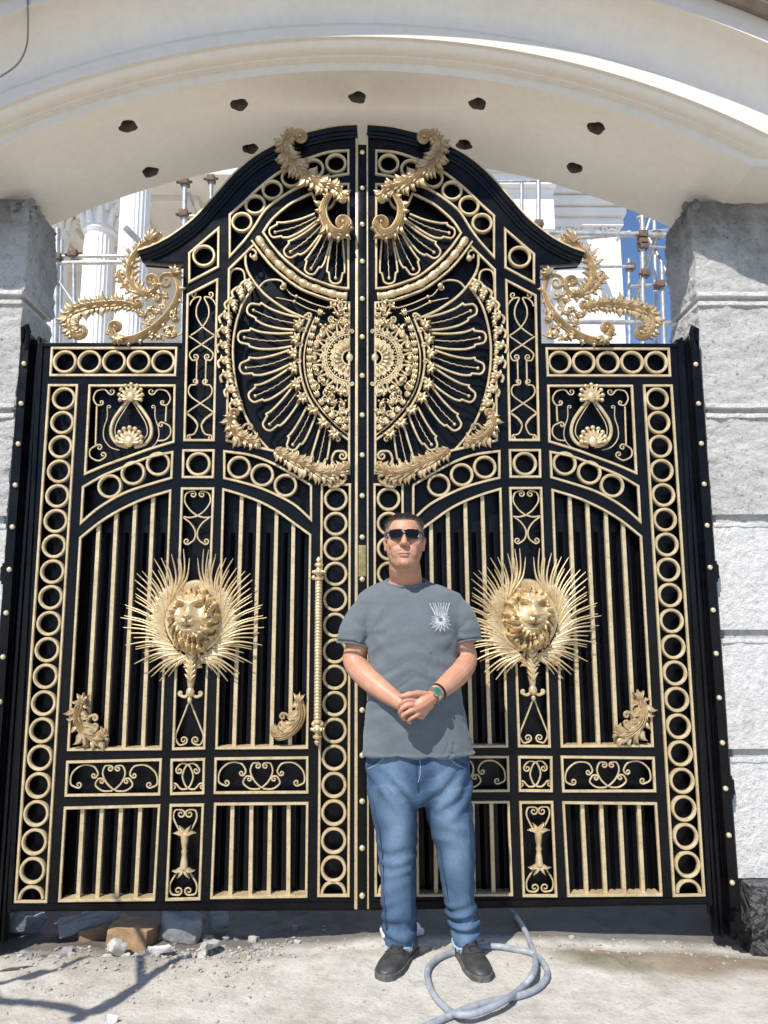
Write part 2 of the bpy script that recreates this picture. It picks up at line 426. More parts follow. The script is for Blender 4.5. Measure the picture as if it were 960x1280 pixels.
def lathe_z(bm, c, prof, n=20, flute=None):
    R = []
    for z, r in prof:
        R.append([bm.verts.new((c.x + r * math.cos(2 * PI * k / n), c.y + r * math.sin(2 * PI * k / n), c.z + z)) for k in range(n)])
    for i in range(len(R) - 1):
        for k in range(n):
            bm.faces.new((R[i][k], R[i][(k + 1) % n], R[i + 1][(k + 1) % n], R[i + 1][k]))
    bm.faces.new(R[0][::-1]); bm.faces.new(R[-1])

# scrolls are drawn as 2-D lines on the gate's plane
def curl(p, t, side, r, turns, n=22):
    """spiral that leaves p along unit direction t and winds inwards"""
    nx, ny = -t[1] * side, t[0] * side
    cx, cy = p[0] + nx * r, p[1] + ny * r
    a0 = math.atan2(p[1] - cy, p[0] - cx); out = []
    for i in range(1, n + 1):
        s = i / n
        rr = r * (1 - 0.82 * s)
        a = a0 + side * s * turns * 2 * PI
        out.append((cx + rr * math.cos(a), cy + rr * math.sin(a)))
    return out
def unit(a, b_):
    d = (b_[0] - a[0], b_[1] - a[1]); l = math.hypot(*d) or 1
    return d[0] / l, d[1] / l
def scroll_line(pts, start=None, end=None, n=6):
    q = catmull(pts, n) if len(pts) > 2 else [tuple(p) for p in pts]
    if end: q = q + curl(q[-1], unit(q[-2], q[-1]), *end)
    if start: q = curl(q[0], unit(q[1], q[0]), *start)[::-1] + q
    return q
def draw(bm, pts, w, y=0.004, start=None, end=None, flat=0.8, taper=True, smooth=6, balls=False):
    q = scroll_line(pts, start, end, smooth)
    V = [G(a, b_, y) for a, b_ in q]
    n = len(V)
    sc = [1.0] * n
    if taper:
        for i in range(n):
            if start and i < 20: sc[i] = 0.62 + 0.38 * i / 20
            if end and i > n - 21: sc[i] = min(sc[i], 0.62 + 0.38 * (n - 1 - i) / 20)
    sweep(bm, V, round_prof(w, 6, flat), scale=sc, pclosed=True)
    if balls:
        for k in ((0 if start else None), (n - 1 if end else None)):
            if k is not None: ball(bm, V[k], w * 1.5, 8, 6)
def mirror_px(pts, cx): return [(2 * cx - a, b_) for a, b_ in pts]
def dmir(bm, pts, cx, w, start=None, end=None, **kw):
    draw(bm, pts, w, start=start, end=end, **kw)
    f = lambda s: None if s is None else (-s[0],) + tuple(s[1:])
    draw(bm, mirror_px(pts, cx), w, start=f(start), end=f(end), **kw)
def lobe(bm, p, ang, L, W, h, bend=0.0, dip=0.6):
    """one cast leaf lobe lying on the plane: p world point of its root, ang in the x-z plane"""
    ns = 7; U = (-1, -.55, 0, .55, 1); rows = []
    x, z, a = p.x, p.z, ang
    for i in range(ns + 1):
        s = i / ns
        w = W * (0.35 + 0.65 * math.sin(PI * min(s * 1.15, 1)) ** 0.8) * (1 - s ** 3) + 0.0004
        lift = h * (0.35 + 0.9 * math.sin(PI * min(1, s * .78 + .1)))
        row = []
        for u in U:
            hh = lift * (1 - dip * u * u) - (h * .28 if u == 0 and 0 < i < ns else 0)
            row.append(bm.verts.new((x - math.sin(a) * w * u, p.y - hh, z + math.cos(a) * w * u)))
        rows.append(row)
        x += math.cos(a) * L / ns; z += math.sin(a) * L / ns; a += bend / ns
    for i in range(ns):
        for j in range(4):
            bm.faces.new((rows[i][j], rows[i][j + 1], rows[i + 1][j + 1], rows[i + 1][j]))
    # skirt back to the plane so that the lobe has thickness
    edge = [r[0] for r in rows] + [r[-1] for r in rows[::-1]]
    low = [bm.verts.new((v.co.x, p.y + 0.004, v.co.z)) for v in edge]
    for i in range(len(edge) - 1): bm.faces.new((edge[i], edge[i + 1], low[i + 1], low[i]))
def acanthus(bm, px, y, w0, w1, n, lob, h=0.022, start=None, end=None, sides=(1, -1), spread=0.75, seed=1):
    """cast leaf spray: fluted body along the line, its edges cut into overlapping fingers"""
    r = random.Random(seed)
    w0 *= 1.0; w1 *= 1.0; n = int(n * 1.9); spread *= .72
    q = catmull(px, 10)
    nb = len(q)
    pre = curl(q[0], unit(q[1], q[0]), *start)[::-1] if start else []
    post = curl(q[-1], unit(q[-2], q[-1]), *end) if end else []
    full = pre + q + post
    V = [G(a, b_, y) for a, b_ in full]; N = len(V)
    W = []
    for i in range(N):
        s = (i - len(pre)) / max(nb - 1, 1); s = min(max(s, 0), 1)
        w = w0 + (w1 - w0) * s
        w *= 0.55 + 0.6 * math.sin(PI * (0.15 + 0.7 * s))
        if i < len(pre): w *= 0.42 + 0.58 * i / max(len(pre), 1)
        if i >= len(pre) + nb: w *= 0.42 + 0.58 * (N - 1 - i) / max(len(post), 1)
        W.append(w)
    prof = []
    for k in range(21):
        u = -1 + 2 * k / 20
        prof.append((u, 0.80 * (1 - abs(u) ** 2.4) + 0.17 * math.cos(u * 5 * PI) * (1 - u ** 4) + (0.0 if abs(u) < 1 else -0.15)))
    sweep(bm, V, prof, scale=W)
    for end_i, has in ((0, start), (N - 1, end)):
        if has: ball(bm, V[end_i] - Vector((0, W[end_i] * .8, 0)), W[end_i] * 1.1, 10, 7)
    for k in range(n):
        s = (k + 0.5) / n
        i = len(pre) + int(s * (nb - 1))
        a, b_ = V[max(i - 1, 0)], V[min(i + 1, N - 1)]
        t = math.atan2(b_.z - a.z, b_.x - a.x)
        for sd in sides:
            big = 1.0 + .35 * (k % 3 == 1)
            L = lob * .92 * (0.7 + 0.5 * math.sin(PI * s)) * r.uniform(.85, 1.12) * big
            pt = V[i] + Vector((-math.sin(t) * sd * W[i] * .62, W[i] * .12, math.cos(t) * sd * W[i] * .62))
            lobe(bm, pt, t + sd * spread * r.uniform(.85, 1.2), L * .95, L * .27, W[i] * .75, bend=sd * r.uniform(.9, 1.8))
            if k % 2 == 0:
                pt2 = V[i] + Vector((-math.sin(t) * sd * W[i] * .28, -W[i] * .35, math.cos(t) * sd * W[i] * .28))
                lobe(bm, pt2, t + sd * spread * .35, L * .95, L * .16, W[i] * .5, bend=sd * .35)

# ------------------------------------------------------------------ GATE LEAF (drawn as the left one, the right one mirrored)
CURVE_TOP = [(175, 318), (190, 313), (205, 306), (220, 297), (245, 277.5), (270, 250), (295, 222), (320, 201), (345, 187), (370, 176), (395, 169), (420, 164), (446.5, 162)]
def arc3(pts, n=5): return catmull(pts, n)
A_top = arc3([(217.4, 552.5), (186, 562), (154, 573.7), (129, 583), (107, 592.6)])
POCKETS = {}
POCKETS['stile'] = [(62, 482), (97, 482), (58.5, 1126.5), (20, 1126.5)]
POCKETS['top'] = [(65.7, 435.5), (221, 435.5), (219.3, 469.4), (63.8, 469.4)]
POCKETS['onion'] = [(112.6, 482.4), (218.8, 482.4)] + A_top
POCKETS['arcL'] = arc3([(104.5, 609), (129, 595), (154, 584.5), (186, 572), (216, 565.5)]) + arc3([(214.7, 597.5), (186, 606), (162, 614), (143, 623), (121, 637), (102, 653.6)])
POCKETS['square'] = [(229.6, 563.4), (267.5, 563.4), (266.4, 596.7), (229, 596.7)]
POCKETS['arcR'] = arc3([(280.7, 564.5), (312.5, 569), (340, 579), (365, 592.5), (389, 607)]) + arc3([(389, 650), (370, 632.5), (350, 621), (325, 610), (300, 602.5), (280.7, 598)])
POCKETS['barL'] = arc3([(101, 672.5), (124, 654), (146, 640), (171.5, 627.5), (190, 620.5), (213.4, 613.5)]) + [(201.5, 936), (86, 937)]
POCKETS['barR'] = arc3([(279.5, 612), (300, 618), (325, 627.5), (345, 638), (367.5, 654), (388, 669)]) + [(384, 934.4), (271, 935)]
POCKETS['column'] = [(228, 611), (267, 611), (255.6, 935), (217, 936)]
POCKETS['boxL'] = [(85, 952.5), (201.5, 949.5), (199.5, 992.5), (83, 994)]
POCKETS['boxM'] = [(215, 950), (255.4, 949), (254.5, 991), (214.6, 992)]
POCKETS['boxR'] = [(270, 948.4), (384.3, 947), (384.3, 990), (269, 990.7)]
POCKETS['lowL'] = [(82, 1010), (199.5, 1007), (193, 1124), (75, 1125.5)]
POCKETS['lowM'] = [(214, 1006.4), (254, 1006), (249.6, 1123), (208.7, 1124)]
POCKETS['lowR'] = [(269.4, 1005), (384.3, 1004), (383, 1120), (264.7, 1121.6)]
POCKETS['inner'] = [(402.5, 606), (437.5, 606), (435.7, 1119), (398.3, 1119)]
POCKETS['tall'] = [(235, 369), (272, 350), (267.5, 550.6), (231, 550.6)]
POCKETS['kite'] = [(237, 317), (273.5, 286), (273, 334), (237, 353)]
POCKETS['band'] = [(287.5, 321), (287.5, 269)] + arc3([(302.5, 256), (327.5, 232.5), (352.5, 214), (380, 201), (410, 191), (435.5, 189)]) + arc3([(435.5, 218), (417.5, 221), (400, 225), (375, 234), (355, 245), (332.5, 262.5), (317.5, 285), (305, 302)])
BEAD = [(322, 297), (334, 314), (347, 329), (362, 342), (379, 354), (396, 361), (417.5, 368), (434, 370.5)]
POCKETS['fan'] = arc3([(329, 291), (340, 275), (360, 257.5), (375, 249), (390, 242)]) + arc3([(395, 254), (403, 262), (415, 258), (422, 240)]) + [(424, 231), (435.5, 231)] + arc3([(435.5, 361), (418, 359), (398, 352.5), (382, 345.5), (367, 334), (352.5, 321), (340, 307)])
POCKETS['rosette'] = [(284, 551), (286.5, 337), (318, 306)] + arc3([(328, 319), (342, 335.5), (358, 349), (376, 361), (394, 369.5), (416, 376.5), (436.5, 379)]) + arc3([(436.5, 592), (405, 584), (375, 574), (340, 563.5), (310, 557)])

def edge_loop(pk): return [G(a, b_) for a, b_ in POCKETS[pk]]
def panel_frame(pk, parent, w=0.0062, d=0.010, inset=0.45):
    bm = NB()
    pts = POCKETS[pk]
    cx = sum(p[0] for p in pts) / len(pts); cy = sum(p[1] for p in pts) / len(pts)
    sweep(bm, edge_loop(pk), flat_prof(w, d), closed=True)
    return commit('panel_frame', bm, 'gold', parent, angle=30)
def ring(parent, px, py, r_px, half=False, y=0.012, dep=0.02):
    c = G(px, py, y - dep / 2); R = r_px * scale_at(px, py)
    w = 0.0150
    bm = NB()
    prof = [(R, 0), (R, -dep * .7), (R - w * .22, -dep), (R - w * .72, -dep), (R - w, -dep * .7), (R - w, 0)]
    prof = [(r, yy + dep / 2) for r, yy in prof]
    if not half: lathe_y(bm, c, prof, 44)
    else:
        Rr = []
        for k in range(23):
            a = PI * k / 22
            Rr.append([bm.verts.new((c.x + r * math.cos(a), c.y + yy, c.z + r * math.sin(a))) for r, yy in prof])
        for k in range(22):
            for j in range(6): bm.faces.new((Rr[k][j], Rr[k][(j + 1) % 6], Rr[k + 1][(j + 1) % 6], Rr[k + 1][j]))
    return commit('ring', bm, 'gold', parent, angle=30)
def bar(parent, top, bot, w=0.0088, y=0.016):
    a, b_ = G(*top, y), G(*bot, y)
    bm = NB()
    box(bm, (-w, -0.008, 0), (w, 0.012, 1), 0)
    for v in bm.verts:
        t = v.co.z
        base = a.lerp(b_, t)
        v.co = Vector((base.x + v.co.x, base.y + v.co.y, base.z))
    bmesh.ops.bevel(bm, geom=[e for e in bm.edges if abs(e.verts[0].co.z - e.verts[1].co.z) > .05], offset=0.003, segments=1, affect='EDGES')
    return commit('bar', bm, 'gold', parent, angle=30)

def lion_mesh(bm, cx, cy, y0, hw, hh):
    NU, NV = 76, 92
    g = lambda a, s: math.exp(-(a / s) ** 2)
    ss = lambda a, b_, x: (lambda t: t * t * (3 - 2 * t))(min(max((x - a) / (b_ - a), 0), 1))
    s = scale_at(cx, cy); c = G(cx, cy, y0)
    vs = {}
    for i in range(NU + 1):
        for j in range(NV + 1):
            u = u0 = -1 + 2 * i / NU; v = v0 = -1 + 2 * j / NV
            th = math.atan2(u, v - .05)
            lim = 0.95 + 0.05 * math.sin(th * 15 + 2 * math.sin(th * 4)) + 0.02 * math.sin(th * 31)
            R = math.hypot(u / .97, v) / lim
            h = 0.062 * math.sqrt(max(0, 1 - R * R)) if R < 1 else -0.004
            if R < 1:
                au = abs(u)
                fr = math.hypot((u + .08) / .66, (v - .18) / .70)
                mm = ss(.72, 1.0, fr)
                n_ = noise.noise((u * 2.2, v * 2.2, 3.1))
                flow = th * 9 + 7 * R + 2.4 * n_
                beard = ss(-.30, -.52, v) * ss(.62, .38, au)
                strands = math.sin(flow * 2) * (1 - beard) + math.sin(u * 30 + 3 * n_ + 2 * v) * beard
                u_, v_ = u, v
                h += mm * (0.016 * strands + 0.008 * math.sin(flow * 4.3 + 5 * n_) + 0.014 * math.sin(R * 13 + th * 3)) * ss(1.0, .9, R)
                f = 1 - mm
                h += 0.012 * mm
                u = (u + .10) * .84; v = (v - .12) * .95; au = abs(u)
                h += 0.042 * g(u, .33) * g(v + .10, .16) + 0.014 * (g(au - .15, .12) * g(v + .17, .10))
                h += 0.028 * g(u, .19) * ss(-.1, .05, v) * ss(.66, .34, v)
                h += 0.014 * g(u, .17) * g(v - .02, .065)
                h -= 0.012 * g(au - .10, .04) * g(v + .045, .03)
                h += 0.026 * g(au - .26, .16) * g(v - .44 - .3 * (au - .26), .075)
                h -= 0.030 * g(au - .27, .10) * g(v - .30, .06)
                h += 0.011 * g(au - .27, .045) * g(v - .295, .03)
                h += 0.012 * g(au - .46, .12) * g(v - .08, .16)
                h -= 0.026 * g(v + .26 - .18 * au, .026) * g(u, .24) + 0.014 * g(u, .018) * g(v + .14, .09)
                h += 0.020 * g(u, .17) * g(v + .37, .065)
                h -= 0.012 * g(u, .03) * g(v - .62, .14)
                h += 0.030 * g(au - .60, .12) * g(v - .60, .12) - 0.018 * g(au - .58, .055) * g(v - .58, .06)
            vs[i, j] = bm.verts.new((c.x + u0 * hw * s, c.y - max(h, -0.004), c.z + v0 * hh * s))
    for i in range(NU):
        for j in range(NV):
            bm.faces.new((vs[i, j], vs[i + 1, j], vs[i + 1, j + 1], vs[i, j + 1]))
    kill = [f for f in bm.faces if all(v.co.y > c.y + 0.0035 for v in f.verts)]
    bmesh.ops.delete(bm, geom=kill, context='FACES')

def petal(bm, ball_px, root_px, hw_end, hw_root, wl=0.0050, y=0.006):
    """fan petal: two side lines joined by a trefoil end, with a twisted stem and a ball"""
    bx, by = ball_px; rx, ry = root_px
    t = unit(root_px, ball_px); n = (-t[1], t[0])
    L = math.hypot(bx - rx, by - ry)
    def pt(s, o, sag=0): return (rx + t[0] * L * s + n[0] * o, ry + t[1] * L * s + n[1] * o + sag)
    sag = 3.0 * (1 if t[0] < -.4 else 0.3)
    h1, h0 = hw_end, hw_root
    left = [pt(0, h0), pt(.35, h0 + (h1 - h0) * .45, sag), pt(.68, h1 * .95, sag), pt(.88, h1)]
    right = [pt(0, -h0), pt(.35, -h0 - (h1 - h0) * .45, sag), pt(.68, -h1 * .95, sag), pt(.88, -h1)]
    L2 = h1 / L
    cap = []
    for k in range(11):
        a = -PI / 2 + PI * k / 10
        cap.append(pt(1.0 + (.5 * h1 / L) * math.cos(a) + 0.04, math.sin(-a) * h1 * .66))
    line = catmull(left, 6) + [pt(.90, h1 * .78)] + cap + [pt(.90, -h1 * .78)] + catmull(right, 6)[::-1]
    sweep(bm, [G(a, b_, y) for a, b_ in line], flat_prof(wl, 0.010))
    stem = []
    for k in range(40):
        s = k / 39
        tw = math.sin(s * 44) * (.35 if .3 < s < .8 else .05)
        stem.append(pt(s, tw, sag * math.sin(PI * s)))
    sweep(bm, [G(a, b_, y) for a, b_ in stem], flat_prof(0.0021, 0.008))
    ball(bm, G(bx, by, y - .006), 0.0085, 9, 6)

def shell(bm, base, r, n, a0, a1, h=0.018, y=-0.004):
    c = G(*base, y); s = scale_at(*base)
    for k in range(n):
        a = math.radians(a0 + (a1 - a0) * k / (n - 1))
        f = 0.82 + 0.18 * math.sin(PI * k / (n - 1))
        lobe(bm, c, a, r * s * f, r * s * 0.17, h, 0.0, .5)
        ball(bm, c + Vector((math.cos(a) * r * s * f * .86, -h * .55, math.sin(a) * r * s * f * .86)), r * s * .15, 8, 6)
    ball(bm, c + Vector((0, -.012, 0)), (r * s * .3, .014, r * s * .34), 10, 8)

def build_leaf(root, left):
    R_ = root
    # --- black slab with pockets
    cu = bpy.data.curves.new('slab', 'CURVE'); cu.dimensions = '2D'; cu.fill_mode = 'BOTH'
    outline = [(46, 428), (227, 428), (229, 328), (204, 328)] + [(178, 326)] + catmull(CURVE_TOP, 6) + [(451.2, 1138.5), (8, 1139.5)]
    bl = [G(a, b_) for a, b_ in outline]
    bl = [Vector((min(v.x, -0.012), 0, v.z)) for v in bl]
    def add(pts):
        sp = cu.splines.new('POLY'); sp.points.add(len(pts) - 1)
        for q, v in zip(sp.points, pts): q.co = (v.x, v.z, 0, 1)
        sp.use_cyclic_u = True
    add(bl)
    for k in POCKETS: add(edge_loop(k))
    cu.extrude = 0.021; cu.bevel_depth = 0.004; cu.offset = -0.004; cu.bevel_resolution = 1
    tmp = bpy.data.objects.new('slab_curve', cu); COL.objects.link(tmp)
    bpy.context.view_layer.update()
    me = bpy.data.meshes.new_from_object(tmp.evaluated_get(bpy.context.evaluated_depsgraph_get()))
    bpy.data.objects.remove(tmp); bpy.data.curves.remove(cu)
    bm = NB(); bm.from_mesh(me); bpy.data.meshes.remove(me)
    for v in bm.verts: v.co = Vector((v.co.x, -v.co.z + 0.025, v.co.y))
    commit('leaf_frame', bm, 'black', R_, angle=25)
    # --- dark backing sheet
    bm = NB()
    f = [bm.verts.new((v.x, 0.062, v.z)) for v in bl]; b2 = [bm.verts.new((v.x, 0.070, v.z)) for v in bl]
    bm.faces.new(f); bm.faces.new(b2[::-1])
    for i in range(len(f)): bm.faces.new((f[i], f[(i + 1) % len(f)], b2[(i + 1) % len(f)], b2[i]))
    for pk, tops, bots in (('barL', (112, 135, 158, 181, 203), (97, 120, 143, 167, 190)), ('barR', (291, 313, 335, 357, 378), (282, 304, 328, 351, 373)),
                           ('lowL', (93, 116, 140, 164, 187), (87, 110, 134, 158, 181)), ('lowR', (280, 303, 326, 349, 373), (276, 300, 324, 348, 371))):
        ys = [p[1] for p in POCKETS[pk]]; yt = min(ys) if pk[0] == 'l' else 664; yb = max(ys)
        for a, b_ in zip(tops, bots):
            p0, p1 = G(a, yt + 2, .05), G(b_, yb - 2, .05)
            for sgn in (-1, 1):
                w = 0.011
            q = [bm.verts.new(x) for x in ((p0.x - w, .0615, p0.z), (p0.x, .042, p0.z), (p0.x + w, .0615, p0.z), (p1.x - w, .0615, p1.z), (p1.x, .042, p1.z), (p1.x + w, .0615, p1.z))]
            bm.faces.new((q[0], q[1], q[4], q[3])); bm.faces.new((q[1], q[2], q[5], q[4]))
    commit('backing_sheet', bm, 'sheet', R_, smooth=False)
    # --- moulded top rail following the curve
    cv = [G(a, b_) for a, b_ in catmull(CURVE_TOP, 6)]
    bm = NB()
    sweep(bm, cv, [(-.052, -.0), (-.052, .008), (-.042, .011), (-.040, .018), (-.026, .021), (-.023, .030), (-.008, .033), (-.004, .037), (0, .037), (0, -.05)])
    commit('top_rail', bm, 'black', R_, angle=30)
    bm = NB(); sweep(bm, cv, [(.0005, -.05), (.0005, .039), (.0085, .039), (.0085, -.05)], pclosed=True)
    commit('top_trim', bm, 'gold', R_, angle=30)
    # stepped outer edge of the leaf
    bm = NB()
    e0, e1 = [G(46, 428), G(8, 1139.5)]
    sweep(bm, [G(52, 429), G(13, 1139)], [(-.010, 0), (-.010, .010), (.010, .010), (.010, 0)], pclosed=False)
    sweep(bm, [G(226, 431.5), G(50, 431.5)], [(-.008, 0), (-.008, .008), (.008, .008), (.008, 0)])
    sweep(bm, [G(10, 1133), G(446, 1131)], [(-.012, 0), (-.012, .009), (.012, .009), (.012, 0)])
    commit('edge_moulding', bm, 'black', R_, angle=30)
    F = {k: panel_frame(k, R_) for k in POCKETS}
    # --- rings
    def column_of(parent, top, bot, n, r, half_at=None):
        a, b_ = G(*top), G(*bot)
        for i in range(n):
            p = a.lerp(b_, i / (n - 1))
            d = p - CAM
            px = 480 + FPX * d.dot(RT) / d.dot(FW); py = 640 - FPX * d.dot(UP) / d.dot(FW)
            ring(parent, px, py, r / scale_at(px, py))
        if half_at: ring(parent, half_at[0], half_at[1], r / scale_at(*half_at), half=True)
    r_st = 0.0595
    column_of(F['stile'], (80.2, 498.4), (41, 1088), 19, r_st, (39.3, 1123.5))
    column_of(F['inner'], (419.9, 624), (416.9, 1086), 15, r_st, (416.8, 1117.5))
    for i in range(5): ring(F['top'], 81.4 + 30.75 * i, 452.4, 15.2)
    for p in ((137.5, 608), (166.5, 591.5), (198, 580)): ring(F['arcL'], *p, 15.6)
    for p in ((299, 584.5), (328, 594), (357, 607)): ring(F['arcR'], *p, 15.0)
    ring(F['square'], 248.4, 580.2, 15.6)
    for p in ((302.5, 278), (319, 256), (340.5, 237.5), (364.5, 222), (392, 211), (420, 204.5)): ring(F['band'], *p, 13.6)
    ring(F['kite'], 255, 320, 14.8)
    # --- bars
    def ytop(pk, x):
        pts = POCKETS[pk]
        best = None
        for i in range(len(pts)):
            (x0, y0), (x1, y1) = pts[i], pts[(i + 1) % len(pts)]
            if min(x0, x1) <= x <= max(x0, x1) and abs(x1 - x0) > .5:
                yy = y0 + (y1 - y0) * (x - x0) / (x1 - x0)
                best = yy if best is None else min(best, yy)
        return best or pts[0][1]
    for pk, T, B in (('barL', (124, 146, 169.5, 192), (109, 132, 155, 179)), ('barR', (302.5, 324, 346, 367), (292.7, 316, 339.4, 362.5)),
                     ('lowL', (104, 128, 152, 176), (98, 122, 146, 170)), ('lowR', (291, 314.6, 338, 361), (288, 313, 336, 360.4))):
        yb = max(p[1] for p in POCKETS[pk]) - 1
        for a, b_ in zip(T, B): bar(F[pk], (a, ytop(pk, a) + 1), (b_, yb))
    # white dusty sill inside each barred panel
    for pk in ('barL', 'barR', 'lowL', 'lowR'):
        p = POCKETS[pk]; a, b_ = G(*p[-1]), G(*p[-2])
        bm = NB(); box(bm, (min(a.x, b_.x) + .006, 0.004, a.z + .003), (max(a.x, b_.x) - .006, .058, a.z + .008))
        commit('sill', bm, 'gold', F[pk], smooth=False)
    # --- scroll boxes
    def scroll_box(parent, cx, y0, y1, wd):
        bm = NB(); cy = (y0 + y1) / 2; k = wd / 116.0
        f = lambda a, b_: (cx + a * k, cy + b_ * (y1 - y0) / 43.0)
        wl = .0042
        dmir(bm, [f(-46, 13), f(-54, 8), f(-52, -6), f(-40, -16), f(-26, -15), f(-20, -6), f(-22, -1)], cx, wl, start=(-1, 4.2 * k, 1.1), end=(1, 3.6 * k, 1.1))
        dmir(bm, [f(-2, 17), f(-14, 17), f(-23, 10), f(-20, 2), f(-16, 1)], cx, wl, end=(1, 3.6 * k, 1.1))
        dmir(bm, [f(0, 16), f(-9, 7), f(-14, -5), f(-11, -15), f(-5, -16)], cx, wl, end=(1, 4.0 * k, 1.2))
        commit_pieces('scroll', bm, 'gold', parent)
    scroll_box(F['boxL'], 142.5, 951.5, 993, 116)
    scroll_box(F['boxR'], 327, 948, 990.5, 115)
    bm = NB(); cx, cy = 234.8, 970.5; f = lambda a, b_: (cx + a, cy + b_)
    dmir(bm, [f(-14, -10), f(-8, -16), f(1, -14), f(6, -4), f(6, 4), f(1, 14), f(-8, 16), f(-14, 10)], cx, .0042, start=(-1, 4.5, 1.2), end=(-1, 4.5, 1.2))
    commit_pieces('scroll', bm, 'gold', F['boxM'])
    # lower middle panel: hearts joined by a cast stem
    bm = NB(); cx = 231.5
    dmir(bm, [(229, 1046), (222, 1034), (217, 1022), (219, 1013), (226, 1012)], cx, .0042, end=(1, 5.5, 1.25))
    cx2 = 229.2
    dmir(bm, [(227, 1082), (219, 1094), (212.5, 1106), (214, 1117), (222, 1119)], cx2, .0042, end=(-1, 5.5, 1.25))
    commit_pieces('scroll', bm, 'gold', F['lowM'])
    bm = NB()
    a, b_ = G(231, 1043, -.01), G(229.8, 1086, -.01)
    tube(bm, [a.lerp(b_, i / 12) for i in range(13)], [.008 + .010 * abs(math.cos(i / 12 * PI)) + (.007 if i == 6 else 0) for i in range(13)], 10)
    for py, an in ((1046, 1), (1083, -1)):
        c = G(230.8 if an > 0 else 229.9, py, -.006)
        for da in (-.75, -.3, .3, .75): lobe(bm, c, an * PI / 2 + da, .058, .011, .016, bend=da * 1.6)
    commit('stem_ornament', bm, 'orn', F['lowM'])
    # --- tall scroll panel
    bm = NB(); cx = 252.5; wl = .0042
    dmir(bm, [(246, 371), (240, 376), (237, 382), (243, 372 + 12), (247, 383)][:3], 253.5, wl)
    dmir(bm, [(244, 372), (247, 380), (243.5, 390), (245, 400), (253, 409), (264, 418), (254, 428), (238, 437), (235, 444), (239, 449), (245, 448)][0:1] + [(251, 372), (246, 384), (246, 396), (253, 408), (263, 416), (268, 419)], 253.3, wl, start=(1, 4, 1.1))
    dmir(bm, [(268, 420), (260, 425), (251.5, 431), (242, 437), (237, 443), (240, 450), (245, 450)], 251.8, wl, end=(-1, 4.0, 1.2))
    for x0, x1 in ((246.2, 245.4), (257.6, 256.8)): draw(bm, [(x0, 450), (x1, 481)], wl, taper=False)
    dmir(bm, [(244, 481), (238, 482), (235.5, 489), (239, 496), (250, 504), (262, 512), (267, 516)], 250.4, wl, start=(-1, 4.0, 1.2))
    dmir(bm, [(234, 517), (243, 524), (247, 532), (243, 542), (236, 544)], 249.4, wl, end=(-1, 3.2, 1.1))
    dmir(bm, [(266, 517), (257, 524), (252, 531)], 249.4, wl)
    commit_pieces('scroll', bm, 'gold', F['tall'])
    # --- centre column above and below the lion
    bm = NB(); cx = 247
    dmir(bm, [(247, 645), (238, 638), (231, 627), (233, 617), (240, 614)], 247, wl, end=(1, 4.4, 1.25))
    dmir(bm, [(247, 645), (238, 647), (229, 646)], 247, wl)
    dmir(bm, [(229, 647), (238, 654), (244, 664), (243, 674), (236, 680)], 245.5, wl, end=(1, 4.2, 1.2))
    dmir(bm, [(237, 874), (232, 888), (224, 908), (219.5, 921), (224, 931), (231, 930)], 237, wl, end=(-1, 5.0, 1.3))
    commit_pieces('scroll', bm, 'gold', F['column'])
    # --- onion panel
    bm = NB(); cx = 164
    side = [(163, 497), (152, 510), (141, 527), (139, 543), (147, 555), (160, 559)]
    dmir(bm, side, cx, .0088, taper=False)
    dmir(bm, [(163.5, 500), (156, 512), (146, 529), (144, 542), (150, 551)], cx, .0028, taper=False)
    dmir(bm, [(134, 509), (134, 522), (130, 535), (130, 548), (138, 559), (150, 563)], cx, .0028, start=(1, 2.6, 1.0), taper=False)
    commit_pieces('onion_scroll', bm, 'gold', F['onion'])
    bm = NB()
    draw(bm, [(136, 492), (131, 487), (121, 489), (117, 498), (121, 506), (127, 506)], wl, start=(-1, 4.5, 1.1), end=(-1, 3, 1.0))
    draw(bm, [(121, 508), (119.5, 556)], .0046, taper=False)
    draw(bm, [(122, 556), (113, 562), (113, 571), (123, 576), (131, 572)], wl, start=(1, 4, 1.1), end=(-1, 4, 1.1))
    draw(bm, [(193, 492), (198, 487), (208, 489), (213, 498), (209, 506), (203, 506)], wl, start=(1, 4.5, 1.1), end=(1, 3, 1.0))
    draw(bm, [(208, 508), (207, 527)], .0046, taper=False)
    draw(bm, [(203, 528), (212, 533), (213, 543), (206, 550), (196, 551)], wl, start=(-1, 3.5, 1.1), end=None)
    commit_pieces('scroll', bm, 'gold', F['onion'])
    bm = NB(); shell(bm, (164, 497), 19, 9, -15, 195, .016); ball(bm, G(164, 499, -.012), .014, 10, 8)
    commit('shell', bm, 'orn', F['onion'])
    bm = NB(); shell(bm, (162, 553), 21, 9, 0, 180, .02, -.006)
    commit('shell', bm, 'orn', F['onion'])
    # --- top fan
    bm = NB()
    for b_, r_, he, hr in (((344, 290.5), (395, 272), 10, 4.5), ((363, 315), (404, 280), 11, 5), ((389, 336), (412, 287), 11, 5), ((419.5, 347.5), (422, 291), 11, 6)):
        petal(bm, b_, r_, he, hr)
    commit('fan_petals', bm, 'gold', F['fan'])
    # --- beaded rail between the two fans
    bm = NB(); q = catmull(BEAD, 14); L = len(q); pts = []; rad = []
    for i, (a, b_) in enumerate(q):
        s = i / (L - 1) * 7.5
        fr = s % 1
        r = .0185 * (0.80 + 0.32 * math.sin(PI * min(fr / .68, 1))) if fr < .68 else .0125 + .007 * abs(math.sin((fr - .68) / .32 * 2 * PI))
        pts.append(G(a, b_, -.014)); rad.append(r)
    tube(bm, pts, rad, 12)
    commit('beaded_rail', bm, 'orn', R_, angle=60)
    bm = NB()
